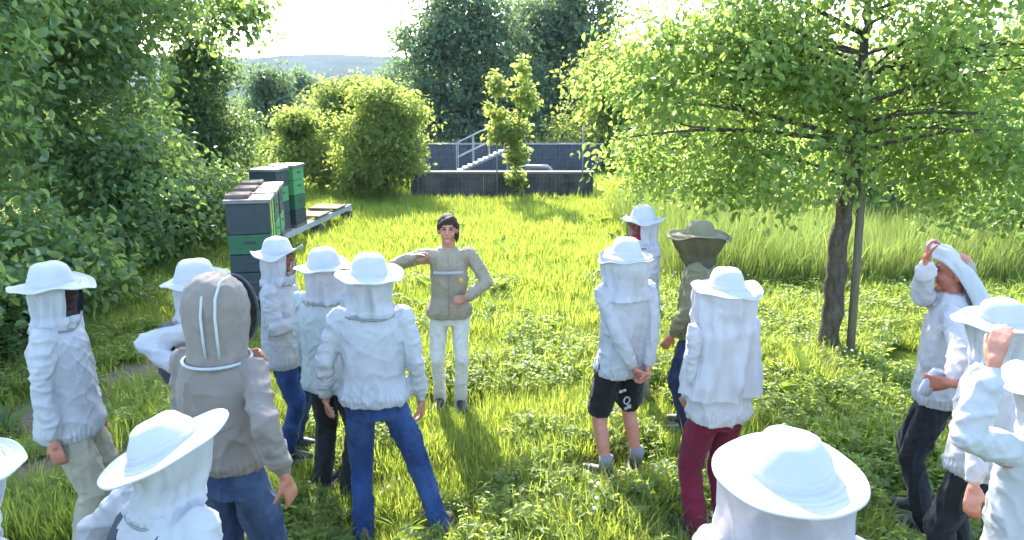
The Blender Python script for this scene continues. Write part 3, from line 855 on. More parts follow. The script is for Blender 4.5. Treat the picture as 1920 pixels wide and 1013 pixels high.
def add_hand(mb, w, d, palm, s, curl=25, side=1, thumb_out=35):
    """w wrist, d hand direction, palm normal; curl in degrees per joint"""
    d = np.array(d, float); d /= np.linalg.norm(d)
    n = np.array(palm, float); n = n - d * n.dot(d); n /= np.linalg.norm(n) + 1e-9
    sd_ = np.cross(d, n) * side                                 # thumb side
    w = np.array(w, float)
    ends = []
    mb.cap(w - d * .03 * s, .024 * s, w + d * .02 * s, .026 * s, 10)
    for k, (o_, L) in enumerate(((.029, .072), (.010, .080), (-.010, .075), (-.028, .058))):
        kn = w + (d * .088 + sd_ * o_) * s
        mb.cap(w + (d * .015 + sd_ * o_ * .55) * s, .014 * s, kn, .0115 * s, 8)
        p = kn; dr = d.copy(); a = 0
        for j, f in enumerate((.45, .32, .26)):
            a += R(curl * (.6 if j == 0 else 1.0) + k * 2)
            dr = d * math.cos(a) + n * math.sin(a) + sd_ * o_ * 1.3
            q = p + dr / np.linalg.norm(dr) * L * f * s
            mb.cap(p, (.0100 - .0006 * j) * s, q, (.0094 - .0008 * j) * s, 8); p = q
    t0 = w + (d * .022 + sd_ * .022) * s
    td = d * math.cos(R(thumb_out)) + sd_ * math.sin(R(thumb_out)) + n * .35
    td /= np.linalg.norm(td); t1 = t0 + td * .042 * s
    td2 = td + d * .35 + n * .25; td2 /= np.linalg.norm(td2)
    mb.cap(t0, .0155 * s, t1, .0115 * s, 8); mb.cap(t1, .0112 * s, t1 + td2 * .030 * s, .0098 * s, 8)
    t2 = t1 + td2 * .030 * s; mb.cap(t2, .0098 * s, t2 + (td2 + n * .2) * .024 * s, .0085 * s, 8)

def fold_fn(seed, amp=.011, freq=(8, 8, 4.2), fine=.0030, sleeve=.21, hemz=None):
    fr = np.array(freq)
    def w(co):
        wp = co + 0.06 * np.stack([perlin(co * 2.6 + seed), perlin(co * 2.6 + seed + 7), perlin(co * 2.6 + seed + 13)], 1)
        vert = np.clip(ridge(wp * fr * np.array([.95, .95, .45]) + seed * 1.7), 0, 1) ** 5
        c_, s_ = .77, .64
        ob = np.stack([wp[:, 0] * c_ + wp[:, 2] * s_, wp[:, 1], -wp[:, 0] * s_ + wp[:, 2] * c_], 1)
        obl = np.clip(ridge(ob * np.array([3.2, 5.5, 10.0]) + seed * 3.1), 0, 1) ** 5
        ob2 = np.stack([wp[:, 0] * c_ - wp[:, 2] * s_, wp[:, 1], wp[:, 0] * s_ + wp[:, 2] * c_], 1)
        obl2 = np.clip(ridge(ob2 * np.array([3.0, 5.5, 11.0]) + seed * 5.1 + 9), 0, 1) ** 5
        hz = np.clip(ridge(wp * np.array([4, 4, 15.0]) + seed), 0, 1) ** 2
        sl = np.clip((np.abs(co[:, 0]) - sleeve) / .05, 0, 1)
        gath = 0
        if hemz is not None:
            an_ = np.arctan2(co[:, 1], co[:, 0]); gath = .006 * np.sin(an_ * 46 + 3 * perlin(co * 9)) * np.clip(1 - np.abs(co[:, 2] - hemz - .045) / .06, 0, 1) * (1 - sl)
        return gath + amp * ((vert - .3) * (1 - .6 * sl) + .50 * (obl - .3) + .45 * (obl2 - .3) + (hz - .4) * .8 * sl) + fine * perlin(co * 24 + seed)
    return w

FEET = []
def person(label, top_px, ztop, az, H=1.74, jacket=M_WHITE, trousers=M_JEANS, lean=0.0, arms=None, feet=None, hem=.86, bulk=1.0,
           hat='brim', hat_mat=M_HAT, hat_R=.205, hat_tilt=(0, 0), veil=None, veil_mat=None, mesh_sector=None, mesh_mat=M_MESH, mesh_rows=(0, 3), head=(0, 0), skin=M_SKIN,
           legs='long', face=False, seed=1, voxel=.0095, shoe=M_SHOE, group=None, brim_fn=None, xy=None, crown_s=1.0, crown_r=1.0, wave=1.0, collar=1.52, zip_mat=M_SOCK, hands=True, wide=1.0, hem_flare=1.0, veil_fold=.018):
    s = H / 1.75
    p = at_z(top_px[0], top_px[1], ztop) if xy is None else np.array([xy[0], xy[1], 0])
    root = empty('person', (p[0], p[1], float(ground_z(p[0], p[1])[0])), -R(az))
    tag(root, label, 'person', group)
    ca, sa = math.cos(R(az)), math.sin(R(az))
    def to_local(wp):
        d = np.array(wp) - np.array([p[0], p[1], 0]); return np.array([d[0] * ca - d[1] * sa, d[0] * sa + d[1] * ca, d[2]])
    tl = math.tan(R(lean))
    def J(x, y, z): return np.array([x * s, (y + max(0, z - .95) * tl) * s, z * s])
    # --- head frame
    HC = J(0, .01, 1.50)
    HM = Euler((R(-head[1]), 0, R(-head[0])), 'XYZ').to_matrix()
    def Hd(x, y, z):                                           # head point given in base coordinates
        v = HM @ Vector((x * s, y * s, (z - 1.50) * s)); return HC + np.array(v)
    # --- arms
    A = {}
    arms = arms or {}
    for sd_, sg in (('L', -1), ('R', 1)):
        S = J(sg * .185, 0, 1.415)
        spec = arms.get(sd_, {})
        wt = spec.get('w', None)
        if wt is None: wt = (sg * .27, .06, .86)
        wt = to_local(wt[1:]) if wt[0] == 'world' else J(*wt)
        E, Wt = ik(S, wt, .29 * s, .265 * s, spec.get('pole', (sg * .5, -1, -.1)))
        A[sd_] = (S, E, Wt, spec)
    feet = feet or {'L': (-.11, 0, 0), 'R': (.11, .02, 0)}
    Lg = {}
    for sd_, sg in (('L', -1), ('R', 1)):
        hip = np.array([sg * .09, 0, .90]) * s; f = feet[sd_]
        an = np.array([f[0], f[1] - .02, .085]) * s
        kn, an = ik(hip, an, .43 * s, .42 * s, (sg * .12, 1, 0))
        Lg[sd_] = (hip, kn, an, f[2] if len(f) > 2 else 0)
    # --- body: one continuous mesh
    mb = MB()
    mb.loft([(J(0, 0, .86), .13 * s, .10 * s), (J(0, 0, .95), .145 * s, .10 * s), (J(0, 0, 1.1), .125 * s, .09 * s), (J(0, 0, 1.28), .14 * s, .085 * s), (J(0, 0, 1.38), .13 * s, .07 * s), (J(0, 0, 1.47), .06 * s, .055 * s)], 16)
    mb.cap(J(0, -.005, 1.42), .058 * s, Hd(0, .0, 1.56), .052 * s)
    mb.ell(Hd(0, -.008, 1.655), np.array((.076, .096, .095)) * s, HM)
    mb.ell(Hd(0, .022, 1.600), np.array((.058, .072, .083)) * s, HM)
    mb.cap(Hd(0, .094, 1.650), .010 * s, Hd(0, .110, 1.612), .014 * s, 8)
    mb.cap(Hd(-.035, .080, 1.668), .014 * s, Hd(.035, .080, 1.668), .014 * s, 8)
    mb.cap(Hd(-.018, .083, 1.577), .011 * s, Hd(.018, .083, 1.577), .011 * s, 8)
    mb.ell(Hd(0, .075, 1.535), np.array((.024, .02, .02)) * s, HM)
    for sg in (-1, 1): mb.ell(Hd(sg * .080, -.005, 1.625), np.array((.012, .022, .034)) * s, HM, 8)
    for sg in (-1, 1): mb.ell(Hd(sg * .04, .07, 1.605), np.array((.022, .022, .026)) * s, HM, 8)
    for sd_, sg in (('L', -1), ('R', 1)):
        S, E, Wt, spec = A[sd_]
        mb.cap(J(sg * .06, 0, 1.36), .055 * s, S * .97, .040 * s); mb.cap(S * .97, .040 * s, E, .034 * s); mb.cap(E, .035 * s, Wt, .026 * s)
        if hands and not spec.get('nohand'):
            hd = spec.get('hd'); hd = (Wt - E) if hd is None else np.array(hd, float)
            pn = spec.get('palm', (-sg, 0.25, 0))
            add_hand(mb, Wt + hd / np.linalg.norm(hd) * .015 * s, hd, pn, s, spec.get('curl', 22), spec.get('side', -sg))
        hip, kn, an, toe = Lg[sd_]
        lt = 1.0 if legs == 'shorts' else .72
        mb.cap(hip, .085 * s * lt, kn, .056 * s * lt); mb.cap((kn * .65 + an * .35) + np.array([0, -.012 * s, 0]), .055 * s * lt, an, .036 * s * lt); mb.cap(kn, .054 * s * lt, (kn * .6 + an * .4), .052 * s * lt)
        fd = np.array([math.sin(R(toe)), math.cos(R(toe)), 0])
        mb.cap(an + np.array([0, -.02, -.04]) * s, .034 * s, an + (fd * .13 + np.array([0, 0, -.058])) * s, .026 * s)
    remeshed(mb, 'body', skin, root, .0068 if (hands or face) else .012, 2, .22)
    if face:
        for sg in (-1, 1):
            e = MB(); e.ell(Hd(sg * .031, .0905, 1.648), np.array((.013, .006, .007)) * s, HM, 10); e.build('eye', M_EYE, root, True)
            e = MB(); e.cap(Hd(sg * .018, .097, 1.668), .004 * s, Hd(sg * .048, .088, 1.670), .003 * s, 8); e.build('eyebrow', M_HAIR, root, True)
        e = MB(); e.cap(Hd(-.022, .0905, 1.577), .0055 * s, Hd(.022, .0905, 1.577), .0055 * s, 8); e.build('mouth', M_LIP, root, True)
    # --- trousers
    mb = MB()
    mb.loft([(np.array([0, 0, .79]) * s, .155 * s, .112 * s), (np.array([0, 0, .86]) * s, .170 * s, .122 * s), (np.array([0, 0, .95]) * s, .152 * s, .105 * s), (np.array([0, 0, 1.01]) * s, .14 * s, .095 * s)], 24)
    for sd_, sg in (('L', -1), ('R', 1)):
        hip, kn, an, toe = Lg[sd_]
        if legs == 'shorts':
            e = kn + (hip - kn) * .12
            mb.chain([hip, (hip + e) / 2, e], [.105 * s, .102 * s, .098 * s])
        elif legs == 'skirt':
            pass
        else:
            lo = an + np.array([0, 0, -.035]) * s
            mb.chain([hip, hip * .5 + kn * .5, kn, kn * .5 + lo * .5, lo], [.090 * s, .090 * s * wide, .076 * s * wide, .070 * s * wide, .066 * s * wide])
    remeshed(mb, 'shorts' if legs == 'shorts' else 'trousers', trousers, root, voxel, 4, None, fold_fn(seed + 40, .011, (9, 9, 6), sleeve=9))
    # --- shoes
    if legs == 'shorts' or shoe is not None:
        for sd_ in 'LR':
            hip, kn, an, toe = Lg[sd_]
            mb = MB()
            mb.chain([(0, -.045 * s, .055 * s), (0, .02 * s, .06 * s), (0, .10 * s, .048 * s), (0, .165 * s, .042 * s)], [.040 * s, .044 * s, .043 * s, .034 * s])
            mb.cap((0, -.03 * s, .08 * s), .043 * s, (0, -.02 * s, .105 * s), .043 * s)
            so = remeshed(mb, 'shoe', shoe, root, .012, 2)
            so.location = (an[0], an[1] + .02 * s, 0); so.rotation_euler = (0, 0, -R(toe))
            k = MB(); k.loft([((0, .055 * s, .002), .048 * s, .145 * s), ((0, .055 * s, .026 * s), .050 * s, .148 * s)], 20); k.build('sole', M_SOLE, so)
            if legs == 'shorts':
                k = MB(); k.tube([(an[0], an[1], .10 * s), (an[0], an[1] - .004, .16 * s), (an[0] + (kn[0] - an[0]) * .3, an[1], .20 * s)], [.049 * s, .051 * s, .052 * s], 14); k.build('sock', M_SOCK, root, True)
    # --- jacket
    mb = MB(); B = bulk * .90; SB_ = max(B, .90); HF = max(1.0, .196 / (.188 * B)) * hem_flare
    mb.loft([(J(0, 0, hem), .188 * s * B * HF, .142 * s * B * HF), (J(0, 0, hem + .05), .200 * s * B * HF, .152 * s * B * HF), (J(0, 0, 1.05), .205 * s * B, .150 * s * B), (J(0, 0, 1.2), .212 * s * B, .150 * s * B),
             (J(0, -.005, 1.33), .216 * s * B, .142 * s * B), (J(0, -.01, 1.41), .190 * s * B, .118 * s * B), (J(0, -.01, 1.46), .125 * s * B, .092 * s * B), (J(0, 0, collar), .078 * s, .075 * s)], 32)
    for sd_, sg in (('L', -1), ('R', 1)):
        S, E, Wt, spec = A[sd_]
        if spec.get('inside'): continue
        mb.cap(J(sg * .10, -.005, 1.385), .085 * s * SB_, S, .070 * s * SB_)
        mb.chain([S, (S + E) / 2, E], [.072 * s * SB_, .070 * s * SB_, .063 * s * SB_])
        d = Wt - E
        mb.chain([E, E + d * .45, E + d * .78, E + d * .93], [.063 * s * SB_, .062 * s * SB_, .058 * s * SB_, .038 * s])
    remeshed(mb, 'jacket', jacket, root, voxel, 3, None, fold_fn(seed, .013, sleeve=.20 * s, hemz=hem * s))
    # --- hat
    bz = 1.672
    if hat == 'brim':
        tm = Euler((R(hat_tilt[0]), R(hat_tilt[1]), 0), 'XYZ').to_matrix()
        rng = np.random.default_rng(seed + 90); ph = rng.random(4) * 6.28
        def lathe(prof, name, mat, parent, nseg=56, bump=0.0):
            rings = []
            for (r_, z_) in prof:
                rr = []
                for t in np.linspace(0, 2 * math.pi, nseg, endpoint=False):
                    ex = 1.0 if r_ > .14 else 1.0
                    x_, y_ = r_ * math.cos(t) * .96, r_ * math.sin(t) * 1.06
                    k = (max(0, r_ - .115) / (hat_R - .115)) ** 1.3
                    zz = z_ + k * wave * (.014 * math.sin(2 * t + ph[0]) + .012 * math.sin(3 * t + ph[1]) + .005 * math.sin(7 * t + ph[2]))
                    if r_ < .118: zz += .006 * math.sin(3 * t + ph[2]) * (r_ / .1); x_ *= 1 + .02 * math.sin(2 * t + ph[3])
                    if brim_fn and r_ > .118: zz += k * brim_fn(t - math.pi / 2)
                    q = tm @ Vector((x_ * s, y_ * s, zz * s))
                    rr.append(Hd(q[0] / s, q[1] / s - .004, bz + q[2] / s))
                rings.append(rr)
            m_ = MB(); m_.rings(rings, False)
            return m_.build(name, mat, parent, True)
        c = crown_s; cr_ = crown_r
        crown = lathe([(.002, .118 * c), (.035, .117 * c), (.062, .110 * c), (.081, .096 * c), (.093, .072 * c), (.102 * cr_, .040 * c), (.108 * cr_, .012), (.113 * cr_, .002)], 'hat', hat_mat, root)
        lathe([(.107 * cr_, .0045), (.115 * cr_, .003), (.14, .0), (.148, -.001), (.150, -.0028), (.152, -.0012), (.168, -.004), (.170, -.0062), (.172, -.0046), (hat_R - .01, -.008), (hat_R - .006, -.0055), (hat_R, -.008), (hat_R, -.013), (hat_R - .006, -.0145), (hat_R - .012, -.012), (.165, -.0085), (.14, -.005), (.10, -.003)], 'brim', hat_mat, crown)
        lathe([(.1105 * cr_, .006), (.1108 * cr_, .010), (.1075 * cr_, .026 * c), (.1055 * cr_, .030 * c), (.095, .028)], 'hat_band', hat_mat, crown)
    elif hat == 'hood':
        # tall round hood with a stiff mesh window in front
        m_ = MB(); rows = []
        for (z_, rx, ry, yo) in ((1.43, .135, .125, -.01), (1.47, .128, .120, -.01), (1.53, .125, .128, 0), (1.60, .130, .140, .01), (1.68, .132, .145, .012), (1.745, .126, .138, .008), (1.80, .105, .115, 0), (1.83, .07, .08, 0), (1.845, .02, .025, 0)):
            rows.append((Hd(0, yo, z_), rx * s, ry * s))
        m_.loft(rows, 36, 2.5)
        hd_o = remeshed(m_, 'hood', jacket, root, .012, 3, None, fold_fn(seed + 5, .008, (7, 7, 7)))
        for xx in (.035, .105):                                # white piping over the hood
            pts = [Hd(xx * k1, y_, z_) for (k1, y_, z_) in ((1.0, -.135, 1.50), (1.02, -.142, 1.60), (1.02, -.143, 1.69), (.95, -.120, 1.77), (.85, -.06, 1.828), (.8, .02, 1.838))]
            k = MB(); k.tube(pts, .006 * s, 8); k.build('piping', M_CREAM, root, True)
        pts = [Hd(.150 * math.cos(t), -.01 + .145 * math.sin(t), 1.455) for t in np.linspace(0, 2 * math.pi, 30)]
        k = MB(); k.tube(pts, .007 * s, 8); k.build('collar_zip', M_CREAM, root, True)
        k = MB(); pts = [Hd(.118 * math.cos(t) , .155, 1.64 + .165 * math.sin(t)) for t in np.linspace(0, 2 * math.pi, 30)]
        k.tube(pts, .008 * s, 8); k.build('mesh_rim', M_STRAP, root, True)
        k = MB(); k.ell(Hd(0, .145, 1.64), np.array((.115, .07, .16)) * s, HM, 20); k.build('face_mesh', M_MESH, root, True)
    if veil and veil[-1][0] >= 1.39:
        vr = [q for q in veil if 1.41 < q[0] < 1.47][-1]
        k = MB(); k.tube([J((vr[1] + .002) * math.cos(t), (vr[2] + .003) * math.sin(t) + vr[3], vr[0] + .004 + .006 * math.sin(3 * t + seed)) for t in np.linspace(0, 2 * math.pi, 40)], .0075 * s, 6)
        k.build('collar_zip', zip_mat, root, True)
    # --- veil
    if veil:
        NT = 96
        th = np.linspace(0, 2 * math.pi, NT, endpoint=False)
        rows = []
        fine = []
        for i in range(len(veil) - 1):                         # subdivide rows
            for k in range(5):
                u_ = k / 5; fine.append(tuple(veil[i][j] * (1 - u_) + veil[i + 1][j] * u_ for j in range(4)))
        fine.append(veil[-1])
        sc = seed * 2.3
        for (z_, rx, ry, yo) in fine:
            w = min(1.0, max(0, (bz - z_) / .12))
            q = np.stack([np.cos(th) * 2.6, np.sin(th) * 2.6, np.full(NT, z_ * 2.2)], 1) + sc
            q2 = np.stack([np.cos(th) * 6, np.sin(th) * 6, np.full(NT, z_ * 5.0)], 1) + sc
            fd = veil_fold * (ridge(q) - .5) * 1.3 * w + veil_fold * .45 * perlin(q2) * w + veil_fold * .5 * w * perlin(np.stack([np.cos(th) * 1.5, np.sin(th) * 1.5, np.full(NT, z_ * 16)], 1) + sc)
            ring = []
            for j, t in enumerate(th):
                X = (rx + fd[j]) * math.cos(t); Y = (ry + fd[j]) * math.sin(t) + yo
                if z_ > 1.46:
                    if hat == 'brim':
                        q_ = tm @ Vector((X, Y, z_ - bz)); w_ = min(1, max(0, (z_ - 1.5) / .12)); ring.append(Hd(X * (1 - w_) + q_[0] * w_, Y * (1 - w_) + q_[1] * w_, z_ * (1 - w_) + (bz + q_[2]) * w_))
                    else: ring.append(Hd(X, Y, z_))
                else: ring.append(J(X, Y, z_))
            rows.append(ring)
        va = MB(); vb = MB()
        allv = [q for r_ in rows for q in r_]
        fa, fb = [], []
        for i in range(len(rows) - 1):
            for j in range(NT):
                k = (j + 1) % NT; f = (i * NT + j, i * NT + k, (i + 1) * NT + k, (i + 1) * NT + j)
                inm = False
                if mesh_sector:
                    tm_ = (math.degrees(th[j]) - 90 + 180) % 360 - 180
                    inm = mesh_sector[0] <= tm_ <= mesh_sector[1] and mesh_rows[0] * 5 <= i < mesh_rows[1] * 5
                (fb if inm else fa).append(f)
        def sub(fs, name, mat):
            ids = sorted({i for f in fs for i in f}); mp = {a_: b_ for b_, a_ in enumerate(ids)}
            return link(name, mesh_pd(name, [allv[i] for i in ids], [tuple(mp[i] for i in f) for f in fs]), mat, root, True)
        sub(fa, 'veil', veil_mat or jacket)
        if fb: sub(fb, 'face_mesh', mesh_mat)
    for sd_ in 'LR':
        q = Lg[sd_][2]; FEET.append((p[0] + q[0] * ca + (q[1] + .05) * sa, p[1] - q[0] * sa + (q[1] + .05) * ca))
    return dict(root=root, s=s, p=p, J=J, Hd=Hd, A=A, Lg=Lg, to_local=to_local)

def V_neck(r0=.15, neck=.108): return [(1.672, r0, r0 * 1.06, 0), (1.62, r0 * .97, r0, 0), (1.55, neck * 1.12, neck * 1.16, 0), (1.50, neck * 1.10, neck * 1.08, -.005), (1.455, neck * 1.30, neck * 1.12, -.01), (1.425, neck * 1.34, neck * 1.04, -.012), (1.40, neck * 1.1, neck * .8, -.012)]
def V_funnel(r0=.195, neck=.12): return [(1.668, r0 * .95, r0 * 1.05, 0), (1.60, r0 * .84, r0 * .92, 0), (1.51, neck * 1.12, neck * 1.15, 0), (1.455, neck * 1.2, neck * 1.05, -.01), (1.42, neck * 1.15, neck * .9, -.01), (1.39, neck, neck * .8, -.01)]
def W(px, py, d): return ('world', *at_d(px, py, d))

# far left, side-on, beige trousers
person('beekeeper in white jacket and beige trousers at the left edge, arm hanging', (88, 488), 1.80, 80, 1.75, M_WHITE, M_BEIGE, hem=.80, bulk=1.02, hem_flare=1.05,
       arms={'R': dict(w=(.24, .0, .78), curl=25, palm=(-1, 0, 0)), 'L': dict(w=(-.24, .05, .80))}, veil=V_neck(.128), mesh_sector=(-48, 48), seed=1, hat_R=.20, shoe=M_SHOE2, wide=1.15)
# sliver at the left border
person('barely visible beekeeper cut off by the lower left border', (-118, 800), 1.72, 30, 1.67, M_WHITE, M_JEANS, arms={'R': dict(w=(.30, .22, 1.02)), 'L': dict(w=(-.26, .1, .9))}, veil=V_neck(.14), seed=2, hat_R=.20)
# big hat lower left, dark straps
P3 = person('beekeeper seen from above with tilted white hat and dark back straps, lower left', (252, 775), 1.69, 32, 1.63, M_WHITE, M_JEANS2, lean=9, bulk=1.2,
       arms={'L': dict(w=(-.33, .06, .98), pole=(-1, -.35, -.1)), 'R': dict(w=(.26, .16, .98))}, veil=V_neck(.15), seed=3, hat_R=.225, hat_tilt=(12, -17), head=(0, 0), voxel=.010, crown_s=.86, crown_r=1.1, wave=.3)
J3 = P3['J']
for xx, nm in ((-.10, 0), (.10, 1)):
    mb = MB()
    pts = [J3(xx * 1.05, -.02, 1.462), J3(xx * 1.02, -.105, 1.42), J3(xx * .95, -.158, 1.33), J3(xx * .8, -.178, 1.22), J3(xx * .6, -.185, 1.08), J3(xx * .45, -.182, .98)]
    for a_, b_ in zip(pts[:-1], pts[1:]):
        pass
    rings = []
    for q in pts: rings.append([q + np.array([-.019, -.012, 0]), q + np.array([.019, -.012, 0]), q + np.array([.019, .004, 0]), q + np.array([-.019, .004, 0])])
    mb.rings(rings); mb.build('strap', M_STRAP, P3['root'], False)
# grey hooded jacket
P4 = person('man in grey hooded bee jacket and blue jeans seen from behind', (392, 515), 1.875, 14, 1.79, M_GREY, M_JEANS2, hat='hood', hem=.93, bulk=1.06, arms={'R': dict(w=W(532, 885, 3.32), pole=(.6, -1, 0), curl=18), 'L': dict(w=(-.26, .12, .88))},
       seed=4, voxel=.010, feet={'L': (-.12, 0, -8), 'R': (.12, 0, 8)}, wide=1.12)
# half hidden behind the grey jacket
P5 = person('beekeeper in white with bent elbow, half hidden behind the grey hooded man', (360, 481), 1.76, 66, 1.71, M_WHITE, M_BLACK, hem=.84, arms={'R': dict(w=W(338, 695, 4.05), pole=(-.25, -1, .1)), 'L': dict(w=W(462, 662, 4.4), pole=(-.5, -.5, -.8), curl=20)},
       veil=V_neck(.13), seed=5, hat_R=.185, brim_fn=lambda t: .03 * math.cos(t), bulk=1.05)
mb = MB(); Jp = P5['J']
mb.loft([(Jp(-.10, -.17, 1.02), .11, .05), (Jp(-.10, -.19, 1.1), .13, .06), (Jp(-.10, -.19, 1.28), .13, .06), (Jp(-.10, -.17, 1.38), .10, .04)], 20)
o = remeshed(mb, 'backpack', M_STRAP, None, .014, 3, None, fold_fn(8, .006)); o.location = P5['root'].location; o.rotation_euler = P5['root'].rotation_euler
tag(o, 'small dark backpack on the half hidden beekeeper in white', 'backpack')
# white jacket, jeans, face seen in open veil
person('beekeeper in white with upturned hat brim and blue jeans, facing right by the hives', (516, 446), 1.68, 94, 1.64, M_WHITE, M_JEANS, hem=.78, arms={'R': dict(w=(.10, .26, 1.20), pole=(.7, -.8, -.4)), 'L': dict(w=(-.02, .28, 1.18), pole=(-.6, -.6, -.6))},
       veil=V_neck(.125, .11), mesh_sector=(-42, 42), mesh_mat=M_REDMESH, seed=6, hat_R=.185, brim_fn=lambda t: .05 * max(0, math.cos(t)) ** 2, face=True, skin=M_SKIN2)
# cream jacket, black trousers
person('beekeeper in cream jacket and black trousers beside the man in blue jeans', (604, 461), 1.73, 18, 1.68, M_CREAM, M_BLACK, hem=.80, bulk=1.0, arms={'L': dict(w=(-.24, .10, .86)), 'R': dict(w=(.20, .2, .95))}, veil=V_neck(.135), veil_mat=M_WHITE, seed=7, hat_R=.20, wide=1.1)
# man in blue jeans, centre-left
P8 = person('man in white jacket and hat with blue jeans, legs apart, back to viewer', (690, 470), 1.80, -4, 1.75, M_WHITE, M_JEANS, hem=.89, bulk=.97, arms={'L': dict(w=(-.30, .06, .90)), 'R': dict(w=(.27, .05, .875), curl=35)},
       feet={'L': (-.10, -.06, -10), 'R': (.38, -.05, 20)}, veil=V_neck(.14), seed=8, hat_R=.205, brim_fn=lambda t: .028 * abs(math.sin(t)) - .02, shoe=M_SHOE2, hem_flare=1.06)
# woman speaking
P9 = person('dark-haired woman in beige grey jacket and white trousers facing the group', (839, 405), 1.69, 176, 1.69, M_WOMAN, M_WHITET, hat=None, hem=.86, bulk=.86,
       arms={'R': dict(w=W(776, 482, 5.93), pole=(1, -.5, -.45), hd=(-.95, .15, .25), palm=(-.1, .5, -.8), curl=62), 'L': dict(w=(-.15, .22, 1.08), pole=(-1, -.4, -.3), hd=(.5, .8, .1), curl=50)}, face=True, seed=9, feet={'L': (-.085, .05, -12), 'R': (.10, -.02, 12)}, wide=.86, collar=1.485)
mb = MB(); Hd = P9['Hd']
mb.ell(Hd(0, -.014, 1.688), np.array((.086, .101, .086)) * P9['s'])
mb.chain([Hd(-.04, .062, 1.742), Hd(.02, .078, 1.722), Hd(.066, .058, 1.685), Hd(.078, .02, 1.64)], [.020, .018, .016, .012])
mb.chain([Hd(-.04, .062, 1.742), Hd(-.068, .052, 1.70), Hd(-.078, .02, 1.65)], [.020, .016, .014])
mb.chain([Hd(-.075, -.03, 1.66), Hd(-.078, -.035, 1.58), Hd(-.07, -.03, 1.52)], [.026, .024, .012])
mb.chain([Hd(.075, -.03, 1.66), Hd(.076, -.03, 1.60)], [.024, .016])
mb.chain([Hd(0, -.09, 1.62), Hd(-.03, -.10, 1.54), Hd(-.045, -.09, 1.48)], [.035, .03, .014])
remeshed(mb, 'hair', M_HAIR, P9['root'], .009, 2, None, lambda co: .004 * perlin(co * np.array([60, 60, 12])))
J9 = P9['J']
mb = MB(); rings = []
for xx in np.linspace(-.125, .125, 9):
    q = J9(xx, .150 - xx * xx * 1.2, 1.285); rings.append([q + np.array([0, -.01, -.009]), q + np.array([0, .010, -.009]), q + np.array([0, .010, .009]), q + np.array([0, -.01, .009])])
mb.rings(rings); mb.build('chest_stripe', M_WHITE, P9['root'])
mb = MB(); mb.ell(J9(-.105, .142, 1.215), (.022, .008, .022)); mb.build('chest_badge', plain('badge_gold', (.45, .33, .08), .5), P9['root'], True)
mb = MB(); mb.tube([J9(.0, .150, .90), J9(0, .158, 1.1), J9(0, .152, 1.27), J9(0, .12, 1.42)],   .003, 6); mb.build('zip', M_BROWNT, P9['root'], True)
# shorts
P10 = person('beekeeper in white jacket and black shorts with hands clasped behind the back', (1176, 446), 1.74, -24, 1.69, M_WHITE, M_BLACK, hem=.80, legs='shorts', bulk=.92,
       arms={'L': dict(w=(-.02, -.20, .88), pole=(-1, -.6, 0), hd=(.5, -.1, -.8), curl=45), 'R': dict(w=(.09, -.20, .87), pole=(1, -.6, 0), hd=(-.5, -.1, -.8), curl=45)}, veil=[(1.668, .178, .198, 0), (1.60, .172, .185, 0), (1.52, .155, .165, 0), (1.45, .155, .145, 0), (1.40, .19, .145, -.005), (1.37, .205, .15, -.008)],
       seed=10, hat_R=.20, feet={'L': (-.14, -.02, -25), 'R': (.14, .0, 30)}, brim_fn=lambda t: -.03 * abs(math.sin(t)))
mb = MB(); J10 = P10['J']
pts = []
for t in np.linspace(0, 2 * math.pi, 17): pts.append(J10(-.05 + .024 * math.cos(t), -.148, .655 + .026 * math.sin(t)))
mb.tube(pts, .005, 6)
for dx, dz, w_ in ((-.05, .075, .012), (-.02, .08, .01), (.02, -.05, .016), (-.08, -.055, .012), (-.005, -.06, .01)):
    mb.box(J10(-.05 + dx, -.146, .655 + dz), (w_ * 2, .008, w_ * 1.6))
mb.build('print', M_SOLE, P10['root'])
# man in white, brown trousers, open face
P11 = person('beekeeper in white with dark grey-brown trousers, sunburnt face and red scarf', (1208, 384), 1.75, -112, 1.70, M_WHITE2, M_BROWNT, hem=.86, arms={'L': dict(w=(-.06, .26, 1.16), pole=(-.8, -.8, -.5)), 'R': dict(w=(.05, .26, 1.14), pole=(.8, -.7, -.5))},
       veil=V_neck(.14, .115), mesh_sector=(-50, 50), mesh_mat=M_REDMESH, seed=11, hat_R=.195, face=True, skin=M_SKIN2)
mb = MB(); mb.ell(P11['Hd'](0, .055, 1.50), (.075, .07, .035)); remeshed(mb, 'scarf', M_RED, P11['root'], .009, 2, None, fold_fn(3, .004, (20, 20, 20)))
# olive
person('beekeeper in olive jacket and wide olive hat with dark blue trousers', (1315, 411), 1.75, -68, 1.70, M_OLIVE, M_NAVY, hem=.84, hat_mat=M_OLIVE, hat_R=.235, arms={'L': dict(w=(-.22, .14, .90), pole=(-.8, -1, 0)), 'R': dict(w=(.2, .1, .9))},
       veil=V_funnel(.215, .12), veil_mat=M_OLIVENET, seed=12, bulk=1.0, crown_s=.9)
# long veil, maroon trousers
person('tall beekeeper under a long white veil with maroon trousers', (1366, 502), 1.72, -18, 1.67, M_WHITE2, M_MAROON, hem=.84, bulk=.98, arms={'L': dict(w=(-.13, .17, .93), pole=(-.3, -1, 0)), 'R': dict(w=(.12, .18, .93), pole=(.2, -1, 0))},
       veil=[(1.668, .195, .21, 0), (1.58, .188, .20, 0), (1.45, .185, .185, 0), (1.32, .212, .185, 0), (1.18, .235, .195, 0), (1.02, .250, .205, 0)], veil_mat=M_WHITE2, seed=13, hat_R=.21, wide=1.1, veil_fold=.026)
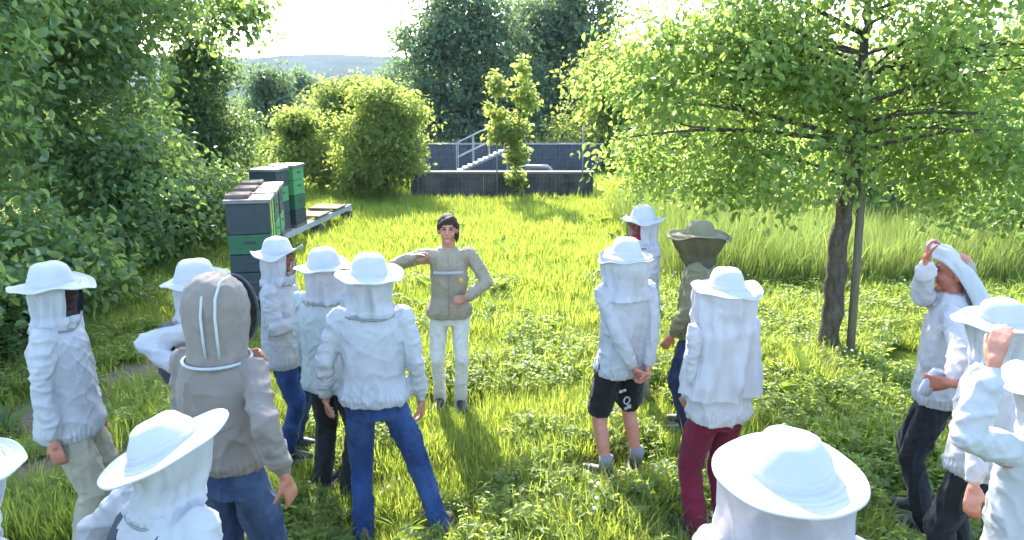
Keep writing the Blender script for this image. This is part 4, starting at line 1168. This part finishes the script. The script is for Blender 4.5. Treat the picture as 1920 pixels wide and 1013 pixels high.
# big hat lower right
person('nearest beekeeper, big round white hat with net veil, lower right', (1488, 793), 1.80, 8, 1.74, M_WHITE2, M_BEIGE, bulk=1.05, arms={'L': dict(w=(-.2, .2, 1.0)), 'R': dict(w=(.2, .2, 1.0))},
       veil=[(1.664, .188, .205, 0), (1.60, .185, .20, 0), (1.52, .184, .198, 0), (1.44, .188, .19, 0), (1.38, .20, .185, 0), (1.34, .215, .17, -.005)], veil_mat=M_TULLE, seed=14, hat_R=.215, voxel=.010, hat_tilt=(2, -1), crown_s=.92, crown_r=1.12, wave=.3)
# raised arm
P15 = person('man in white with raised hand lifting his pushed-back hood, right side', (1800, 470), 1.78, -62, 1.77, M_WHITE2, M_BLACK, hat=None, hem=.84, bulk=1.05, head=(-10, 2),
       arms={'R': dict(w=W(1738, 492, 4.25), pole=(.2, .35, -1), hd=(0.0, .05, 1), palm=(0, -1, .2), curl=55), 'L': dict(w=W(1790, 752, 3.75), pole=(-.5, -1, -.2), hd=(.1, 1, -.1), curl=45)}, seed=15, face=True, skin=M_SKIN2)
Hd = P15['Hd']; s_ = P15['s']
mb = MB(); mb.ell(Hd(0, -.03, 1.650), np.array((.0805, .085, .075)) * s_); remeshed(mb, 'hair', M_GHAIR, P15['root'], .010, 2)
# the hood: a shell from above the brow over the head to the shoulders
rows = []
for u_ in np.linspace(0, 1, 16):
    cy = .15 - .33 * u_; cz = 1.795 - .36 * u_ ** 2.0 + .02 * math.sin(u_ * 3.14); rx = .080 + .055 * u_; rz = .055 + .12 * u_
    row = []
    for t in np.linspace(-10, 190, 30):
        w_ = .022 * float(perlin(np.array([[u_ * 5, t / 30.0, 3.3]]))[0])
        row.append(Hd((rx + w_) * math.cos(R(t)), cy - .03 * math.sin(R(t)) * u_, cz - rz * .9 + (rz + w_) * math.sin(R(t))))
    rows.append(row)
mb = MB(); vv = [q for r_ in rows for q in r_]; ff = [(i * 30 + j, i * 30 + j + 1, (i + 1) * 30 + j + 1, (i + 1) * 30 + j) for i in range(15) for j in range(29)]
mb.add(vv, ff); o = mb.build('hood', M_WHITE, P15['root'], True); md = o.modifiers.new('solid', 'SOLIDIFY'); md.thickness = .006
_w, _e = P15['A']['L'][2], P15['A']['L'][1]
_hd = np.array([.1, 1, -.1]); _l = _w + _hd / np.linalg.norm(_hd) * .10 + np.array([.035, 0, -.01])
_mw = Matrix.Rotation(P15['root'].rotation_euler[2], 4, 'Z'); S_w = np.array(P15['root'].location) + np.array((_mw @ Vector(_l)))
mb = MB(); mb.loft([((0, 0, -.09), .03, .022), ((0, 0, -.05), .042, .03), ((0, 0, .03), .045, .032), ((0, 0, .07), .036, .026)], 18)
o = bevel(mb.build('bee_smoker_cup', M_GADGET, None, True), .004); o.location = S_w; o.rotation_euler = (.3, .25, .4)
o.name = 'grey_cup'; tag(o, 'small grey cup held out by the man with the pushed-back hood', 'cup')
# right edge hat
person('beekeeper with white hat and dark trousers at the right edge, hand low', (1888, 551), 1.73, -38, 1.68, M_WHITE2, M_BLACK, hem=.84, bulk=1.05, arms={'L': dict(w=W(1826, 918, 3.30), pole=(-.9, -.6, 0), curl=30), 'R': dict(w=(.25, .1, .9))}, veil=V_neck(.15), veil_mat=M_WHITE, seed=16, hat_R=.215, crown_s=.95)
# right border, elbow out
person('beekeeper at the right border with raised elbow, hand on own hat', (2010, 655), 1.76, -10, 1.70, M_WHITE, M_BEIGE, bulk=1.1, arms={'L': dict(w=W(1862, 690, 2.62), pole=W(1700, 800, 2.5)[1:] and (-1, -.2, -.35), hd=(.15, .1, 1), palm=(.9, .3, 0), curl=25), 'R': dict(w=(.25, .1, .9))}, veil=V_neck(.16), seed=17, hat_R=.21, voxel=.010)
flush()

# ------------------------------------------------------------------ meadow: grass and low leafy plants (instanced, uncountable)
ML_GRASS = leaf_mat('grass_blade', (0.085, 0.138, 0.026), (0.175, 0.220, 0.045), (0.52, 0.64, 0.085), 0.53, 0.5, patch=0.12)
ML_WEED = leaf_mat('meadow_leaf', (0.085, 0.145, 0.034), (0.185, 0.235, 0.060), (0.50, 0.64, 0.11), 0.52, 0.5, patch=0.12)
ML_TALL = leaf_mat('tall_grass_blade', (0.062, 0.115, 0.030), (0.125, 0.180, 0.048), (0.34, 0.46, 0.09), 0.45, 0.55, patch=0.12)
ML_STRAW = leaf_mat('seed_grass', (0.10, 0.14, 0.03), (0.22, 0.22, 0.07), (0.40, 0.42, 0.08), 0.45, 0.6, patch=0.12)
ML_NETTLE = leaf_mat('nettle_leaf', (0.045, 0.095, 0.026), (0.110, 0.160, 0.038), (0.30, 0.42, 0.05), 0.45, 0.5, patch=0.12)

def tuft(name, nb, h, spread, wid, mat, seed, bend=.5):
    rng = np.random.default_rng(seed); v = []; f = []
    for i in range(nb):
        a = rng.random() * 6.283; r = spread * math.sqrt(rng.random()); hh = h * (.45 + .75 * rng.random())
        bx = np.array([r * math.cos(a), r * math.sin(a), -.01]); d = np.array([math.cos(a + rng.normal() * .9), math.sin(a + rng.normal() * .9), 0]); sd_ = np.array([-d[1], d[0], 0]) * wid * (.6 + .8 * rng.random())
        bd = bend * (.2 + rng.random()); o = len(v)
        for k, u in enumerate((0, .4, .75)):
            c = bx + d * hh * bd * u ** 2 + np.array([0, 0, hh * u * (1 - .18 * bd * u)]); w = (1, .85, .55)[k]
            v += [c - sd_ * w, c + sd_ * w]
        v.append(bx + d * hh * bd + np.array([0, 0, hh * (1 - .2 * bd)]))
        f += [(o, o + 1, o + 3, o + 2), (o + 2, o + 3, o + 5, o + 4), (o + 4, o + 5, o + 6)]
    me = mesh_pd(name, v, f); me.materials.append(mat)
    me.polygons.foreach_set('use_smooth', np.ones(len(me.polygons), bool))
    return bpy.data.objects.new(name, me)
def weed(name, kind, h, mat, seed):
    rng = np.random.default_rng(seed); c = []; a = []; n = []; L = []; W_ = []
    def leaf(p, ax, nr, l, w): c.append(p); a.append(ax); n.append(nr); L.append(l); W_.append(w)
    if kind == 'clover':
        for i in range(9):
            t = rng.random() * 6.283; r = .10 * rng.random(); hh = h * (.5 + .6 * rng.random()); top = np.array([r * math.cos(t), r * math.sin(t), hh]) + rng.normal(size=3) * .02
            for k in range(3):
                q = t + k * 2.094 + rng.normal() * .2; d = np.array([math.cos(q), math.sin(q), -.15 + .25 * rng.normal()]); l = .048 * (.7 + .6 * rng.random())
                leaf(top + d * l * .5, d, np.array([.3 * rng.normal(), .3 * rng.normal(), 1.0]), l, l * .72)
    elif kind == 'nettle':
        for st_ in range(3):
            t = rng.random() * 6.283; b0 = np.array([.07 * math.cos(t), .07 * math.sin(t), 0]); ln = rng.normal(size=2) * .12; hh = h * (.6 + .6 * rng.random())
            m_ = int(6 + hh * 10)
            for k in range(m_):
                u = (k + 1) / m_; q0 = t + k * 1.57; p = b0 + np.array([ln[0] * u * hh, ln[1] * u * hh, hh * u])
                for sg in (0, math.pi):
                    d = np.array([math.cos(q0 + sg), math.sin(q0 + sg), .15 - .5 * rng.random()]); l = .075 * (1.15 - .6 * u) * (.8 + .4 * rng.random())
                    leaf(p + d * l * .55, d, np.array([.25 * rng.normal(), .25 * rng.normal(), 1.0]), l, l * .52)
    else:  # rosette of longer leaves
        for i in range(12):
            t = rng.random() * 6.283; d = np.array([math.cos(t), math.sin(t), .35 + .7 * rng.random()]); l = h * (.5 + .6 * rng.random())
            leaf(d * l * .5, d, np.array([-math.cos(t) * .5, -math.sin(t) * .5, 1.0]), l, l * .30)
    me = leaves_mesh(name, np.array(c), np.array(a), np.array(n), np.array(L), np.array(W_), True); me.materials.append(mat)
    return bpy.data.objects.new(name, me)
def blossom(name, seed, mat):
    rng = np.random.default_rng(seed); mb = MB()
    for i in range(3):
        p = rng.normal(size=2) * .06; z = .16 + .08 * rng.random(); mb.ell((p[0], p[1], z), (.011, .011, .009), n=6)
    me = mb.mesh(name); me.materials.append(mat); return bpy.data.objects.new(name, me)

def scatter(name, label, pts, scale, src, rng, tilt=.12, parent=None):
    n = len(pts)
    fd_ = np.min(np.hypot(pts[:, 0:1] - np.array(FEET)[None, :, 0], pts[:, 1:2] - np.array(FEET)[None, :, 1]), axis=1)
    scale = np.asarray(scale) * np.clip(.28 + .72 * (fd_ - .10) / .22, .28, 1)
    me = bpy.data.meshes.new(name); me.vertices.add(n); me.vertices.foreach_set('co', np.ascontiguousarray(pts, np.float32).ravel())
    rot = np.stack([rng.normal(size=n) * tilt, rng.normal(size=n) * tilt, rng.random(n) * 6.283], 1).astype(np.float32)
    a1 = me.attributes.new('rot', 'FLOAT_VECTOR', 'POINT'); a1.data.foreach_set('vector', rot.ravel())
    a2 = me.attributes.new('scl', 'FLOAT', 'POINT'); a2.data.foreach_set('value', np.ascontiguousarray(scale, np.float32))
    a3 = me.attributes.new('pick', 'INT', 'POINT'); a3.data.foreach_set('value', rng.integers(0, len(src), n).astype(np.int32))
    o = bpy.data.objects.new(name, me); COL.objects.link(o); tag(o, label, 'plants', kind='stuff')
    ng = bpy.data.node_groups.new(name + '_spread', 'GeometryNodeTree')
    ng.interface.new_socket('Geometry', in_out='INPUT', socket_type='NodeSocketGeometry'); ng.interface.new_socket('Geometry', in_out='OUTPUT', socket_type='NodeSocketGeometry')
    N, Lk = ng.nodes, ng.links
    gi = N.new('NodeGroupInput'); go = N.new('NodeGroupOutput')
    jn = N.new('GeometryNodeJoinGeometry')
    m2p = N.new('GeometryNodeMeshToPoints'); Lk.new(gi.outputs[0], m2p.inputs['Mesh'])
    def attr(nm, ty):
        q = N.new('GeometryNodeInputNamedAttribute'); q.data_type = ty; q.inputs['Name'].default_value = nm; return q.outputs['Attribute']
    rt = N.new('FunctionNodeEulerToRotation'); Lk.new(attr('rot', 'FLOAT_VECTOR'), rt.inputs[0])
    for k, so in enumerate(src):
        oi = N.new('GeometryNodeObjectInfo'); oi.inputs['Object'].default_value = so
        cmpn = N.new('FunctionNodeCompare'); cmpn.data_type = 'INT'; cmpn.operation = 'EQUAL'
        ia = [i for i in cmpn.inputs if i.type == 'INT']
        Lk.new(attr('pick', 'INT'), ia[0]); ia[1].default_value = k
        ip = N.new('GeometryNodeInstanceOnPoints')
        Lk.new(m2p.outputs[0], ip.inputs['Points']); Lk.new(cmpn.outputs[0], ip.inputs['Selection']); Lk.new(oi.outputs['Geometry'], ip.inputs['Instance'])
        Lk.new(rt.outputs[0], ip.inputs['Rotation']); Lk.new(attr('scl', 'FLOAT'), ip.inputs['Scale'])
        Lk.new(ip.outputs[0], jn.inputs[0])
    Lk.new(jn.outputs[0], go.inputs[0])
    md = o.modifiers.new('spread', 'NODES'); md.node_group = ng
    return o

G = np.random.default_rng(99)
def field(n, y0, y1, power=1.0):
    """random ground points inside a generous view wedge"""
    y = y0 + (y1 - y0) * G.random(n) ** power
    x = (G.random(n) * 2 - 1) * (y * .78 + 1.2)
    return x, y
def tall_zone(x, y):
    """unmown strip on the right, 0..1"""
    edge = 9.6 + 1.0 * perlin(np.stack([x * .5, y * 0 + 2.2, x * 0], 1))
    lft = 1.9 + .35 * perlin(np.stack([y * .6, x * 0 + 5, x * 0], 1))
    return np.clip((y - edge) / .7, 0, 1) * np.clip((x - lft) / .8, 0, 1) * np.clip((17.0 - y) / .5, 0, 1)
def nettle_zone(x, y):
    ed = -4.6 - .10 * (y - 6) + .5 * perlin(np.stack([y * .7, x * 0 + 1, x * 0], 1))
    return np.clip((ed - x) / .5, 0, 1)
def pts3(x, y): return np.stack([x, y, ground_z(x, y)], 1)
def pn(x, y, f, o): return perlin(np.stack([x * f, y * f, np.full_like(x, o)], 1))
bare_ok = lambda x, y: G.random(len(x)) > dirt_mask(x, y) * 1.15
basin_ok = lambda x, y: ~((y > 18.95) & (x > wl - .3) & (x < wr + .5))

gt = [tuft('grass_tuft', 15, .17, .085, .0038, ML_GRASS, 200 + i, .55) for i in range(5)] + [tuft('grass_tuft', 9, .20, .10, .0030, ML_STRAW, 207, .7)]
x, y = field(46000, 1.6, 9.0, .75)
k = bare_ok(x, y) & (pn(x, y, .9, 3) > -.55 + .2 * (x > 2.2)) & (nettle_zone(x, y) < .5)
x, y = x[k], y[k]
scatter('meadow_grass', 'short sunlit meadow grass around the people', pts3(x, y), .45 + .62 * G.random(len(x)) + .55 * np.clip(.35 + pn(x, y, .9, 8) + .6 * pn(x, y, 2.7, 18), 0, 1), gt, G)
gt2 = [tuft('grass_tuft', 18, .20, .14, .006, ML_GRASS, 220 + i, .5) for i in range(4)]
x, y = field(34000, 8.0, 24.0, .8)
k = basin_ok(x, y) & (tall_zone(x, y) < .5) & (x > -7.5)
x, y = x[k], y[k]
scatter('far_meadow_grass', 'bright yellow-green grass of the far half of the meadow', pts3(x, y), .55 + .5 * G.random(len(x)) + .6 * np.clip(.3 + pn(x, y, .8, 28) + .5 * pn(x, y, 2.2, 38), 0, 1), gt2, G)
gt3 = [tuft('tall_grass_tuft', 20, .85, .16, .0055, ML_STRAW if i == 0 else ML_TALL, 240 + i, .38) for i in range(6)]
x, y = field(30000, 8.8, 19.0, .9)
k = tall_zone(x, y) > .25 + .3 * G.random(len(x)); x, y = x[k], y[k]
scatter('tall_grass', 'tall unmown grass behind the fruit tree on the right', pts3(x, y), (.55 + .5 * G.random(len(x))) * (.55 + .45 * tall_zone(x, y)), gt3, G, .10)
wd = [weed('low_herb', 'clover', .15, ML_WEED, 300), weed('low_herb', 'clover', .20, ML_WEED, 301), weed('low_herb', 'nettle', .22, ML_WEED, 302), weed('low_herb', 'rosette', .19, ML_WEED, 303), weed('low_herb', 'clover', .17, ML_WEED, 304), weed('low_herb', 'nettle', .17, ML_WEED, 305)]
x, y = field(15000, 1.6, 10.5, .8)
k = bare_ok(x, y) & (pn(x, y, .8, 21) + .25 * (x > 1.8) + .12 * (y < 5) > -.02) & (tall_zone(x, y) < .5) & (nettle_zone(x, y) < .5); x, y = x[k], y[k]
scatter('meadow_herbs', 'low leafy clover and herbs growing through the meadow', pts3(x, y), .6 + .5 * G.random(len(x)), wd, G, .18)
dk = [weed('dark_herb', 'rosette', .30, ML_NETTLE, 320), weed('dark_herb', 'nettle', .26, ML_NETTLE, 321)]
x, y = field(900, 3.5, 17, 1.0); k = (pn(x, y, .5, 33) > .12) & (tall_zone(x, y) < .3) & (nettle_zone(x, y) < .5); x, y = x[k], y[k]
scatter('dock_plants', 'scattered darker dock and nettle clumps in the meadow', pts3(x, y), .7 + .5 * G.random(len(x)), dk, G, .15)
nt_ = [weed('nettle', 'nettle', .55, ML_NETTLE, 340), weed('nettle', 'nettle', .75, ML_NETTLE, 341), weed('nettle', 'clover', .3, ML_NETTLE, 342), weed('nettle', 'rosette', .35, ML_NETTLE, 343)]
x, y = field(9000, 2.0, 18.0, .9); k = nettle_zone(x, y) > .15 + .6 * G.random(len(x)); x, y = x[k], y[k]
scatter('nettle_bank', 'shaded nettles and undergrowth along the left trees', pts3(x, y), .6 + .7 * G.random(len(x)), nt_, G, .15)
M_BLOSSOM = plain('white_blossom', (0.75, 0.75, 0.70), 0.8)
bl = [blossom('clover_blossom', 400 + i, M_BLOSSOM) for i in range(3)]
x, y = field(520, 2.5, 12, .9); k = (x > -1.5) & (pn(x, y, .6, 41) > 0) & (tall_zone(x, y) < .3) & (nettle_zone(x, y) < .5); x, y = x[k], y[k]
scatter('clover_blossoms', 'tiny white blossoms dotted over the meadow', pts3(x, y), .7 + .6 * G.random(len(x)), bl, G, .15)

# ------------------------------------------------------------------ evening haze
mb = MB(); mb.box((0, 0, 62), (6900, 6900, 130))
hz = mb.build('haze', None); tag(hz, 'thin pale evening haze over the whole valley', 'haze', kind='stuff')
m, nt, out = new_mat('haze_air')
pv = nt.nodes.new('ShaderNodeVolumePrincipled')
pv.inputs['Color'].default_value = (0.80, 0.89, 1.0, 1); pv.inputs['Density'].default_value = 0.0002; pv.inputs['Anisotropy'].default_value = 0.0
nt.links.new(pv.outputs[0], out.inputs['Volume'])
hz.data.materials.append(m)
